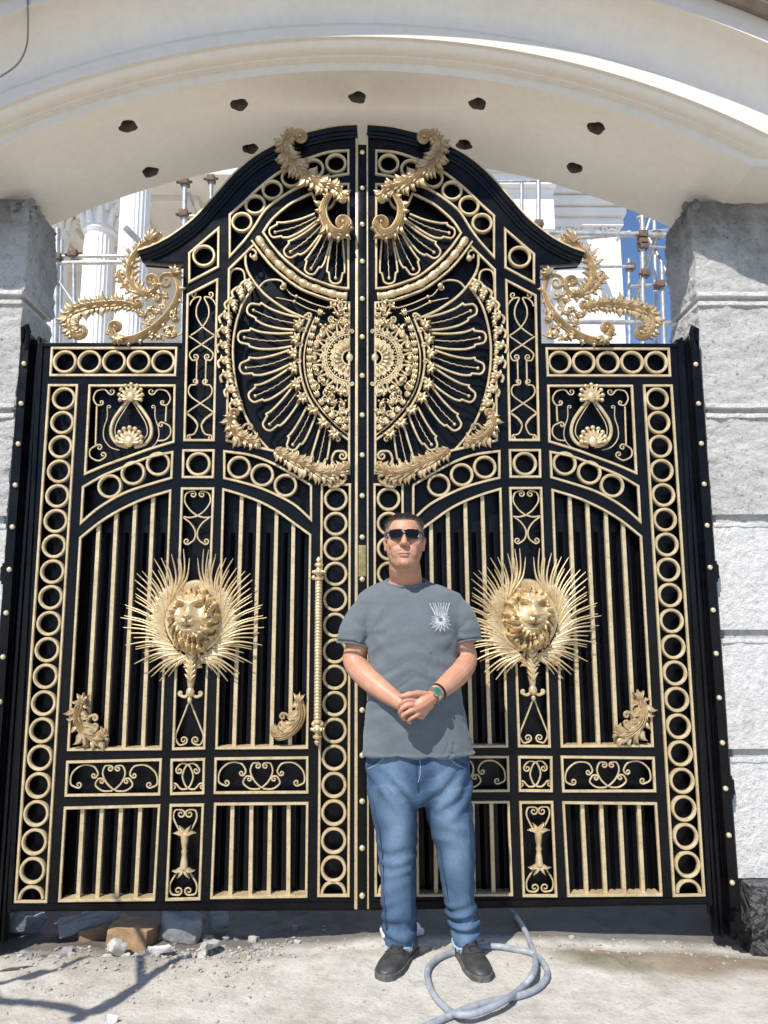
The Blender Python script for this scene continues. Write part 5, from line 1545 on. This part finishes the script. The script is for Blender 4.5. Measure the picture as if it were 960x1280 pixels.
# ---- hair: cropped cap with receding front
bm = NB()
def hair_shape(p, a):
    front = -math.sin(a)                                      # 1 = face side
    if p.z > .095: m_ = 1.0
    line = .098 if front > .75 else .098 - (.75 - front) / .45 * .085 if front > .30 else .013 - (.30 - front) * .075
    if abs(math.cos(a)) > .80 and 0.02 < front < .45: line = min(line, -.005)
    t = min(max((p.z - line) / .014, -1), 1)
    k = .0055 * t + (.0035 if p.z > .07 else 0)
    k += .0022 * noise.noise((p.x * 120, p.y * 120, p.z * 90)) if t > 0 else 0
    c_ = Vector((p.x, p.y - .002, (p.z - .02))).normalized()
    return p + c_ * k
HEAD_S = HEAD; fine = []
for i in range(len(HEAD) - 1):
    for j in range(4):
        f = j / 4; fine.append(tuple(a + (b_ - a) * f for a, b_ in zip(HEAD[i], HEAD[i + 1])))
fine.append(HEAD[-1]); HEAD = fine[10:]
head_rings(bm, 0, 72, hair_shape); HEAD = HEAD_S
bm.verts.ensure_lookup_table(); bm.normal_update(); r = random.Random(9)
tb = BVHTree.FromBMesh(bm); hb = BVHTree.FromPolygons([v.co + root_loc(per) for v in body.data.vertices], [tuple(p.vertices) for p in body.data.polygons])
roots = []
for v in bm.verts:
    o = v.co - HC; n_ = o.normalized(); hit = hb.ray_cast(HC + n_ * .3, -n_)
    if hit[0] and (hit[0] - HC).length < o.length - .001: roots.append((v.co.copy(), n_))
for co, n_ in roots * 2:
    if r.random() < .8:
        j = Vector((r.uniform(-.004, .004), r.uniform(-.004, .004), r.uniform(-.003, .003)))
        dr = (n_ * .55 + Vector((r.uniform(-.4, .4), -.35, .55 + r.uniform(-.3, .3)))).normalized()
        L_ = .007 if (HR.inverted() @ (co - HC)).z > .07 else .0035
        tube(bm, [co + j - n_ * .002, co + j + dr * L_ * .6, co + j + dr * L_ + Vector((0, -.001, 0))], [.0011, .0009, .0003], 4)
commit('hair', bm, 'hair', per, angle=180)
# ---- sunglasses
bm = NB(); zg = .018
g = None
def lens_pts(s):
    out = []
    for k in range(24):
        a = 2 * PI * k / 24
        x = math.copysign(abs(math.cos(a)) ** .55, math.cos(a)) * .0285; z = math.copysign(abs(math.sin(a)) ** .6, math.sin(a)) * .0195
        x *= 1 + .10 * (z / .0195); out.append((s * .0345 + x, zg + z))
    return out
def curve_y(x): return -.1155 + 6.2 * x * x
fr_pts = []
sg_root = None
bm = NB()
for s in (-1, 1):
    q = lens_pts(s); pts = [H(x, curve_y(x), z) for x, z in q]
    tube(bm, pts + [pts[0], pts[1]], .0022, 6)
    tube(bm, [H(s * .062, curve_y(.062), zg + .012), H(s * .073, -.078, zg + .012), H(s * .080, -.03, zg + .011), H(s * .082, .012, zg + .006)], [.0035, .0032, .0026, .002], 8)
tube(bm, [H(-.010, curve_y(0), zg + .010), H(0, curve_y(0) - .003, zg + .012), H(.010, curve_y(0), zg + .010)], .0022, 8)
tube(bm, [H(-.062, curve_y(.06), zg + .019), H(-.034, curve_y(.034), zg + .0205), H(0, curve_y(0) - .001, zg + .0145), H(.034, curve_y(.034), zg + .0205), H(.062, curve_y(.06), zg + .019)], .0024, 6)
sgl = commit('sunglasses', bm, 'glframe', per)
for s in (-1, 1):
    bm = NB(); q = lens_pts(s); f0 = [bm.verts.new(H(x, curve_y(x) - .0008, z)) for x, z in q]; f1 = [bm.verts.new(H(x, curve_y(x) + .0012, z)) for x, z in q]
    c0 = bm.verts.new(H(s * .0345, curve_y(.0345) - .0022, zg))
    for k in range(24): bm.faces.new((f0[k], f0[(k + 1) % 24], c0)); bm.faces.new((f0[k], f1[k], f1[(k + 1) % 24], f0[(k + 1) % 24]))
    bm.faces.new(f1[::-1]); commit('lens', bm, 'lens', sgl, angle=50)

# ---- t-shirt
bm = NB(); rows = []
SH = [(942, 452, 594, -.470, -.185, .8), (925, 453.5, 590, -.476, -.19, .8), (900, 456, 582, -.482, -.195, .8), (875, 458.5, 577, -.484, -.20, .8), (845, 461, 571, -.482, -.205, .8), (815, 461.5, 570, -.476, -.205, .8), (790, 457, 574, -.468, -.205, .82),
      (768, 450, 580, -.452, -.21, .85), (752, 446, 579, -.430, -.225, .9), (743, 449, 575, -.412, -.235, .95), (737, 456, 563, -.402, -.245, 1), (732, 466, 551, -.402, -.252, 1), (728.5, 478, 537, -.402, -.256, 1)]
for py, a, b_, yf, yb_, e in SH:
    p0, p1 = G(a, py, YB), G(b_, py, YB)
    rows.append(superring(bm, (p0.x + p1.x) / 2, (yf + yb_) / 2, (p1.x - p0.x) / 2, (yb_ - yf) / 2, (p0.z + p1.z) / 2, 44, e, {732: .22, 728.5: .34, 737: .1}.get(py, 0)))
loft(bm, rows)
def sleeve(pts): chain_flat(pts)
for pts in ([((466, 762), -.325, .070), ((454, 774), -.33, .073), ((445, 791), -.335, .072), ((441.5, 804), -.34, .070)], [((562, 762), -.325, .070), ((573, 774), -.33, .073), ((579.5, 790), -.335, .071), ((581.5, 801), -.34, .069)]):
    q = catmull([(*G(*p, y), r_) for p, y, r_ in pts], 6)
    tube(bm, [Vector(a[:3]) for a in q], [a[3] for a in q], 22); ball(bm, Vector(q[0][:3]), q[0][3], 20, 12)
shirt = commit('t_shirt', bm, 'cotton', per)
remesh(shirt, .0065, 4, .5)
rl = root_loc(per)
zh = G(520, 942, YB).z; armL, armR = G(462, 790, -.42), G(570, 790, -.42); belly = G(520, 850, -.48)
for v in shirt.data.vertices:
    p = v.co + rl; n_ = v.normal; d = 0
    dx_ = p.x - belly.x
    d += .0045 * noise.fractal(Vector((p.x * 5, p.y * 5, p.z * 4)), 1, 2, 2)
    for (kx, kz, am_, of) in ((3.0, 9.0, .0052, 1.0), (7.0, 3.2, .0045, 5.0), (2.2, 15.0, .0034, 9.0)):
        cz = p.z + .45 * abs(dx_) if kz > 5 else p.z
        rg = 1 - abs(noise.noise(Vector((p.x * kx + of, p.y * 3, cz * kz))) ) * 2.2
        d += am_ * max(rg, 0) ** 3 * (.35 + .65 * max(0, 1 - abs(p.z - belly.z) / .28))
    for a_, sg in ((armL, 1), (armR, -1)):
        r_ = (p - a_); L = r_.length
        ang = math.atan2(r_.z, r_.x * sg)
        d += .0055 * math.sin(ang * 7 + 3 * noise.noise(p * 8)) * math.exp(-(L / .12) ** 2) * min(1, (L / .07) ** 2)
    # drag folds across the belly and towards the hem
    d += .0035 * math.sin((p.z * 1.0 + .5 * abs(p.x - belly.x)) * 75 + 4 * noise.noise(p * 6)) * math.exp(-((p.z - belly.z) / .17) ** 2) * (1 if n_.y < 0 else .4)
    d += .006 * math.sin(p.x * 38 + 3 * noise.noise(p * 5)) * math.exp(-((p.z - zh) / .10) ** 2)
    v.co += n_ * d
    if p.z < zh + .012: v.co += Vector((n_.x, n_.y, 0)) * (.004 + .003 * noise.noise(p * 25))
tree_s = BVHTree.FromPolygons([v.co + rl for v in shirt.data.vertices], [tuple(p.vertices) for p in shirt.data.polygons])
bm = NB()                                               # neck band, rolled sleeve and hem edges
cen = G(507.5, 728.3, YB); pts = []
for k in range(41):
    a = 2 * PI * k / 40; dy = .074 * math.sin(a); pts.append(cen + Vector((.0905 * math.cos(a), dy + .002, .34 * dy + .003)))
tube(bm, pts, .0062, 8, False)
commit('neck_band', bm, 'cotton', shirt)
bm = NB()
for (p0, y0, r_) in (((441.3, 804.5), -.34, .0700), ((581.8, 801.5), -.34, .0690)):
    c_ = G(*p0, y0); pts = []
    for k in range(41):
        a = 2 * PI * k / 40; pts.append(c_ + Vector((r_ * math.cos(a), r_ * math.sin(a), .004 * math.sin(a * 3) + (.012 if p0[0] < 500 else -.012) * math.cos(a) * -1)))
    tube(bm, pts, .0042, 7, False)
commit('sleeve_edge', bm, 'cotton', shirt)
# printed emblem: drooping flower head with tall upper petals
bm = NB(); fc = (550.5, 775)
def on_shirt(px, py, off=.0022):
    d = ray(px, py).normalized(); h_ = tree_s.ray_cast(CAM, d)
    return (h_[0] + h_[1] * off) if h_[0] else G(px, py, -.47)
def stroke(pts, w_=.0012):
    V = [on_shirt(a, b_) for a, b_ in pts]; tube(bm, V, w_, 5)
for ring_i, (r0, r1, hw, nn) in enumerate(((3.0, 12.5, 1.7, 13), (2.5, 7.5, 1.2, 11))):
    for k in range(nn):
        a = math.radians(160 + 260 * k / (nn - 1)) if ring_i == 0 else 2 * PI * k / nn
        dx, dy = math.cos(a), -math.sin(a)
        rr = r1 * (1.25 if dy > .3 and ring_i == 0 else 1)
        f = lambda r_, o: (fc[0] + dx * r_ - dy * o, fc[1] + dy * r_ + dx * o)
        stroke([f(r0, 0), f((r0 + rr) / 2, hw), f(rr, 0), f((r0 + rr) / 2, -hw), f(r0, 0)], .0013 if ring_i == 0 else .0010)
        if ring_i == 0: stroke([f(r0 + 1, 0), f(rr - 2, 0)], .0009)
for x0, x1, w_ in ((545, 539, 2.2), (548, 546, 2.0), (552, 553, 2.0), (556, 560, 2.2)):
    stroke([(x0 - .8, 770), (x1 - w_, 754), (x1, 757), (x1 + w_, 753.5), (x0 + 1.2, 770)], .0013); stroke([(x0, 769), (x1, 758)], .0009)
commit('printed_emblem', bm, 'print', shirt, label='white flower print on the chest')

# ---- jeans
bm = NB(); rows = []
for py, a, b_, yf, yb_ in ((928, 459, 585, -.455, -.20), (955, 457.5, 588, -.455, -.195), (980, 459, 590, -.45, -.19), (996, 462, 589, -.44, -.19), (1004, 468, 584, -.42, -.2)):
    p0, p1 = G(a, py, YB), G(b_, py, YB)
    rows.append(superring(bm, (p0.x + p1.x) / 2, (yf + yb_) / 2, (p1.x - p0.x) / 2, (yb_ - yf) / 2, (p0.z + p1.z) / 2, 40, .85))
loft(bm, rows)
LEGS = ([(980, 459, 524, -.445, -.20), (1005, 463, 523, -.435, -.20), (1030, 468, 522, -.425, -.205), (1060, 472.5, 521, -.41, -.21), (1090, 475, 520, -.40, -.205), (1120, 476, 519.5, -.385, -.195), (1148, 478, 520, -.37, -.185), (1163, 479, 519.5, -.365, -.18), (1177, 481, 517, -.365, -.185)],
        [(980, 526, 590, -.445, -.20), (1005, 527.5, 590, -.435, -.20), (1030, 535, 591, -.425, -.205), (1060, 544, 593, -.41, -.21), (1090, 549, 593, -.40, -.205), (1120, 554, 592, -.385, -.195), (1148, 559, 598, -.37, -.185), (1163, 562, 599, -.365, -.18), (1178, 565, 596, -.365, -.185)])
for leg in LEGS:
    rows = []
    for py, a, b_, yf, yb_ in leg:
        ym = (yf + yb_) / 2; p0, p1 = G(a, py, ym), G(b_, py, ym)
        rows.append(superring(bm, (p0.x + p1.x) / 2, ym, (p1.x - p0.x) / 2, (yb_ - yf) / 2, (p0.z + p1.z) / 2, 32, .92))
    loft(bm, rows)
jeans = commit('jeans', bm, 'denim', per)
remesh(jeans, .0075, 4, .5)
zk, za, zc_ = G(500, 1062, -.3).z, G(500, 1150, -.28).z, G(523, 985, -.33).z
for v in jeans.data.vertices:
    p = v.co + rl; n_ = v.normal
    sl_ = (p.x - pc.x) * 2.5
    d = .005 * noise.fractal(Vector((p.x * 5, p.y * 5, p.z * 4)), 1, 2, 3)
    am = .35 + 1.1 * abs(noise.noise(Vector((p.x * 9, p.y * 9, p.z * 6)) + Vector((3, 1, 7))))
    d += .0055 * am * math.sin(p.z * 80 + sl_ * 9 + 9 * noise.noise(p * 5)) * math.exp(-((p.z - zk) / .12) ** 2)
    d += .004 * noise.noise(Vector((p.x * 14 + p.z * 5, p.y * 10, p.z * 16)))
    d += .0085 * (am + .35) * math.sin(p.z * 100 - sl_ * 12 + 8 * noise.noise(p * 6)) * math.exp(-((p.z - za) / .07) ** 2)
    d += .007 * math.sin((p.z - 1.1 * abs(p.x - pc.x)) * 62 + 3 * noise.noise(p * 5)) * math.exp(-((p.z - zc_) / .09) ** 2)
    v.co += n_ * d
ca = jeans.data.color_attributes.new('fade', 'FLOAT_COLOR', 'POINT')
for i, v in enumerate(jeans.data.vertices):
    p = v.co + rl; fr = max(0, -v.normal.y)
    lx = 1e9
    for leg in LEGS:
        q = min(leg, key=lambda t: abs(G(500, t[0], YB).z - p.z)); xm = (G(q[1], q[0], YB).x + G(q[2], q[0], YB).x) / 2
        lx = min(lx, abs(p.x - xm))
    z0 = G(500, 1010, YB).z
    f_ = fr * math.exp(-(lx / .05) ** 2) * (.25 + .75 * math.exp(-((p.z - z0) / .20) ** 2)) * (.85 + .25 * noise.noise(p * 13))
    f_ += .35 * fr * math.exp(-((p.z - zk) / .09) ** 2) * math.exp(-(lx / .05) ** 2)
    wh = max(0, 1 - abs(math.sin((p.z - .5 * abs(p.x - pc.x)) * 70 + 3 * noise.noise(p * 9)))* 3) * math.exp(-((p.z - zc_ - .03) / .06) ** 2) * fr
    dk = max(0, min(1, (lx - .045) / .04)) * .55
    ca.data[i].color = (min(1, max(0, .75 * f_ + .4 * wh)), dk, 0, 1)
bm = NB(); tj = BVHTree.FromPolygons([v.co + rl for v in jeans.data.vertices], [tuple(p.vertices) for p in jeans.data.polygons])
def on_j(px, py, off=.001):
    d = ray(px, py).normalized(); h_ = tj.ray_cast(CAM, d); return (h_[0] + h_[1] * off) if h_[0] else G(px, py, -.45)
tube(bm, [on_j(519, 940), on_j(520, 955), on_j(521, 972), on_j(523, 990)], .0035, 6)
for s in (-1, 1): tube(bm, [on_j(521 + s * 40, 942), on_j(521 + s * 50, 952), on_j(521 + s * 62, 958)], .0028, 6)
for li, leg in enumerate(LEGS):
    for side_ in (1, 2):
        sg_ = 1 if side_ == 1 else -1
        pts = [on_j(q[side_] + sg_ * (4.5 if (side_ == 1) == (li == 0) else 6), q[0]) for q in leg[(0 if (side_ == 1) == (li == 0) else 2):-1]]
        tube(bm, [Vector(v_) for v_ in catmull([tuple(p_) for p_ in pts], 5)], .0022, 5)
commit('seam', bm, 'denim_dark', jeans)
bm = NB()
for s in (-1, 1): tube(bm, [on_j(521 + s * 38, 943), on_j(521 + s * 47, 954.5), on_j(521 + s * 61, 961)], .0011, 5)
tube(bm, [on_j(524, 942), on_j(525.5, 957), on_j(525, 970), on_j(522.5, 978)], .0011, 5)
commit('stitching', bm, 'fray', jeans)
r = random.Random(3)
for leg in LEGS:
    bm = NB()
    py, a, b_, yf, yb_ = leg[-1]; ym = (yf + yb_) / 2; p0, p1 = G(a + 1, py, ym), G(b_ - 1, py, ym); pts = []
    for k in range(33):
        t = 2 * PI * k / 32; pts.append(Vector(((p0.x + p1.x) / 2 + (p1.x - p0.x) / 2 * math.cos(t), ym + (yb_ - yf) / 2 * 1.03 * math.sin(t), p0.z + .004 + .003 * math.sin(t * 3))))
    tube(bm, pts, .0040, 6, False)
    for k in range(130):
        t = r.uniform(0, 2 * PI); q0 = Vector(((p0.x + p1.x) / 2 + (p1.x - p0.x) / 2 * 1.04 * math.cos(t), ym + (yb_ - yf) / 2 * 1.08 * math.sin(t), p0.z + .002))
        tube(bm, [q0, q0 + Vector((r.uniform(-.006, .006), r.uniform(-.006, .006), -r.uniform(.006, .016)))], .0009, 4)
    commit('frayed_hem', bm, 'fray', jeans)

# ---- shoes
def shoe(heel_px, toe_px):
    h_, t_ = GZ(*heel_px, .0), GZ(*toe_px, .0)
    d = (t_ - h_); d.z = 0; L = d.length; d.normalize(); s_ = Vector((-d.y, d.x, 0))
    gz = ground_z((h_.x + t_.x) / 2, (h_.y + t_.y) / 2)
    sec = [(0.0, .020, .055), (.03, .036, .095), (.12, .039, .108), (.25, .039, .112), (.38, .040, .098), (.50, .044, .080), (.64, .050, .066), (.78, .051, .056), (.90, .042, .046), (.97, .026, .036), (1.0, .010, .028)]
    bm = NB(); rows = []
    for f, w_, top in sec:
        row = []; c_ = h_ + d * (L * f)
        for k in range(24):
            a = 2 * PI * k / 24; cx_, sz = math.cos(a), math.sin(a)
            zz = gz + .022 + (top - .022) * max(sz, 0) ** (.75) - (.010 if sz < -.1 else 0)
            ww = w_ * (math.copysign(abs(cx_) ** .75, cx_))
            row.append(bm.verts.new(Vector((c_.x + s_.x * ww, c_.y + s_.y * ww, zz))))
        rows.append(row)
    loft(bm, rows)
    sh_ = commit('shoe', bm, 'leather', per, angle=80)
    bm = NB(); rows = []
    out = [(f, w_ + .0045) for f, w_, _ in sec]
    lft = [h_ + d * (L * f * 1.015 - .003) + s_ * w_ for f, w_ in out]; rgt = [h_ + d * (L * f * 1.015 - .003) - s_ * w_ for f, w_ in out][::-1]
    loop = lft + rgt
    lo_, hi_ = [], []
    for p in loop: lo_.append(bm.verts.new((p.x, p.y, gz - .004))); hi_.append(bm.verts.new((p.x, p.y, gz + .024)))
    bm.faces.new(lo_[::-1]); bm.faces.new(hi_)
    for k in range(len(loop)): bm.faces.new((lo_[k], lo_[(k + 1) % len(loop)], hi_[(k + 1) % len(loop)], hi_[k]))
    commit('sole', bm, 'sole', sh_, angle=50)
    bm = NB()
    def top_at(f, x):
        for (f0, w0_, t0_), (f1, w1_, t1_) in zip(sec, sec[1:]):
            if f0 <= f <= f1:
                k_ = (f - f0) / (f1 - f0); ww_ = w0_ + (w1_ - w0_) * k_; tt_ = t0_ + (t1_ - t0_) * k_
                ca_ = min(abs(x) / ww_, 1) ** (1 / .75)
                return gz + .022 + (tt_ - .022) * max(1 - ca_ * ca_, 0) ** .375
        return gz
    def on_shoe(f, x, o=.0018): 
        q_ = h_ + d * (L * f) + s_ * x; return Vector((q_.x, q_.y, top_at(f, x) + o))
    for f in (.36, .42, .48, .54):
        for dd in (-.012, .012):
            tube(bm, [on_shoe(f + dd * x_ / .02, x_) for x_ in (-.022, -.015, -.008, 0, .008, .015, .022)], .0024, 6)
    for x0_ in (-.024, .024): tube(bm, [on_shoe(f_, x0_ * (1 - .3 * (f_ > .55)), .001) for f_ in (.32, .40, .48, .56, .60)], .0018, 5)
    tube(bm, [on_shoe(.60 + .06 * (1 - (x_ / .04) ** 2), x_, .001) for x_ in (-.040, -.03, -.02, -.01, 0, .01, .02, .03, .040)], .0016, 5)
    commit('laces', bm, 'strap', sh_)
shoe((514, 1188), (478, 1226)); shoe((576, 1187), (606, 1229))

# ---- watch and bracelet on the left wrist
wa, wb = G(541, 870.5, -.538), G(556, 858, -.49); ax = (wb - wa).normalized()
def band(c_, r_, w_, hgt, name, mat, par):
    u_ = ax.orthogonal().normalized(); v_ = ax.cross(u_); bm = NB(); rows = []
    for k in range(28):
        a = 2 * PI * k / 28; o = u_ * math.cos(a) + v_ * math.sin(a)
        rows.append([bm.verts.new(c_ + o * (r_ + dr) + ax * da) for dr, da in ((-.002, -w_), (hgt, -w_), (hgt, w_), (-.002, w_))])
    for k in range(28):
        for j in range(4): bm.faces.new((rows[k][j], rows[k][(j + 1) % 4], rows[(k + 1) % 28][(j + 1) % 4], rows[(k + 1) % 28][j]))
    return commit(name, bm, mat, par, angle=30)
wc = wa.lerp(wb, .08)
wat = band(wc, .0315, .0085, .003, 'wristwatch', 'steel', per)
fd = (CAM - wc).normalized(); fd = (fd - ax * fd.dot(ax)).normalized(); fd = (fd + Vector((.25, 0, .35))).normalized(); fd = (fd - ax * fd.dot(ax)).normalized()
side = ax.cross(fd)
def disc(bm, c_, r_, h_, n=24):
    a0 = [bm.verts.new(c_ + (ax * math.cos(2 * PI * k / n) + side * math.sin(2 * PI * k / n)) * r_) for k in range(n)]
    a1 = [bm.verts.new(c_ + (ax * math.cos(2 * PI * k / n) + side * math.sin(2 * PI * k / n)) * r_ * .93 + fd * h_) for k in range(n)]
    bm.faces.new(a0[::-1]); bm.faces.new(a1)
    for k in range(n): bm.faces.new((a0[k], a0[(k + 1) % n], a1[(k + 1) % n], a1[k]))
bm = NB(); disc(bm, wc + fd * .030, .0195, .010); commit('watch_case', bm, 'steel', wat, angle=30)
bm = NB(); disc(bm, wc + fd * .0403, .0150, .0012); 
commit('watch_dial', bm, 'dial', wat, angle=30)
bm = NB()
for k in range(12):
    a = 2 * PI * k / 12; ball(bm, wc + fd * .0418 + (ax * math.cos(a) + side * math.sin(a)) * .0122, .0013, 6, 4)
tube(bm, [wc + fd * .0422, wc + fd * .0422 + (ax * .6 + side * .5).normalized() * .009], .0006, 4); tube(bm, [wc + fd * .0422, wc + fd * .0422 + (ax * -.7 + side * .4).normalized() * .007], .0007, 4)
commit('watch_marker', bm, 'steel', wat)
band(wa.lerp(wb, .50), .0325, .004, .003, 'bracelet', 'strap', per)

# ------------------------------------------------------------------ LIGHT
w = bpy.data.worlds.new('World'); scn.world = w; w.use_nodes = True
nt = w.node_tree; bg = nt.nodes['Background']
sky = nt.nodes.new('ShaderNodeTexSky'); sky.sky_type = 'NISHITA'; sky.sun_disc = False
sky.sun_elevation = SUN_EL; sky.sun_rotation = math.atan2(TOSUN.x, TOSUN.y) % (2 * PI)
sky.air_density = 1.0; sky.dust_density = 0.15; sky.ozone_density = 4.5; sky.altitude = 2500
nt.links.new(sky.outputs[0], bg.inputs[0]); bg.inputs[1].default_value = 0.145
sl = bpy.data.lights.new('sun', 'SUN'); sl.energy = 4.9; sl.angle = math.radians(0.5); sl.color = (1.0, 0.95, 0.87)
so = bpy.data.objects.new('sun', sl); COL.objects.link(so); so.location = (-4, -8, 10)
so.rotation_euler = (-TOSUN).to_track_quat('-Z', 'Y').to_euler()
scn.view_settings.view_transform = 'Standard'; scn.view_settings.look = 'None'; scn.view_settings.gamma = 1; scn.view_settings.use_curve_mapping = False
scn.view_settings.exposure = 0.28
scn.render.engine = 'CYCLES'; scn.cycles.max_bounces = 10; scn.cycles.diffuse_bounces = 6; scn.cycles.use_denoising = True
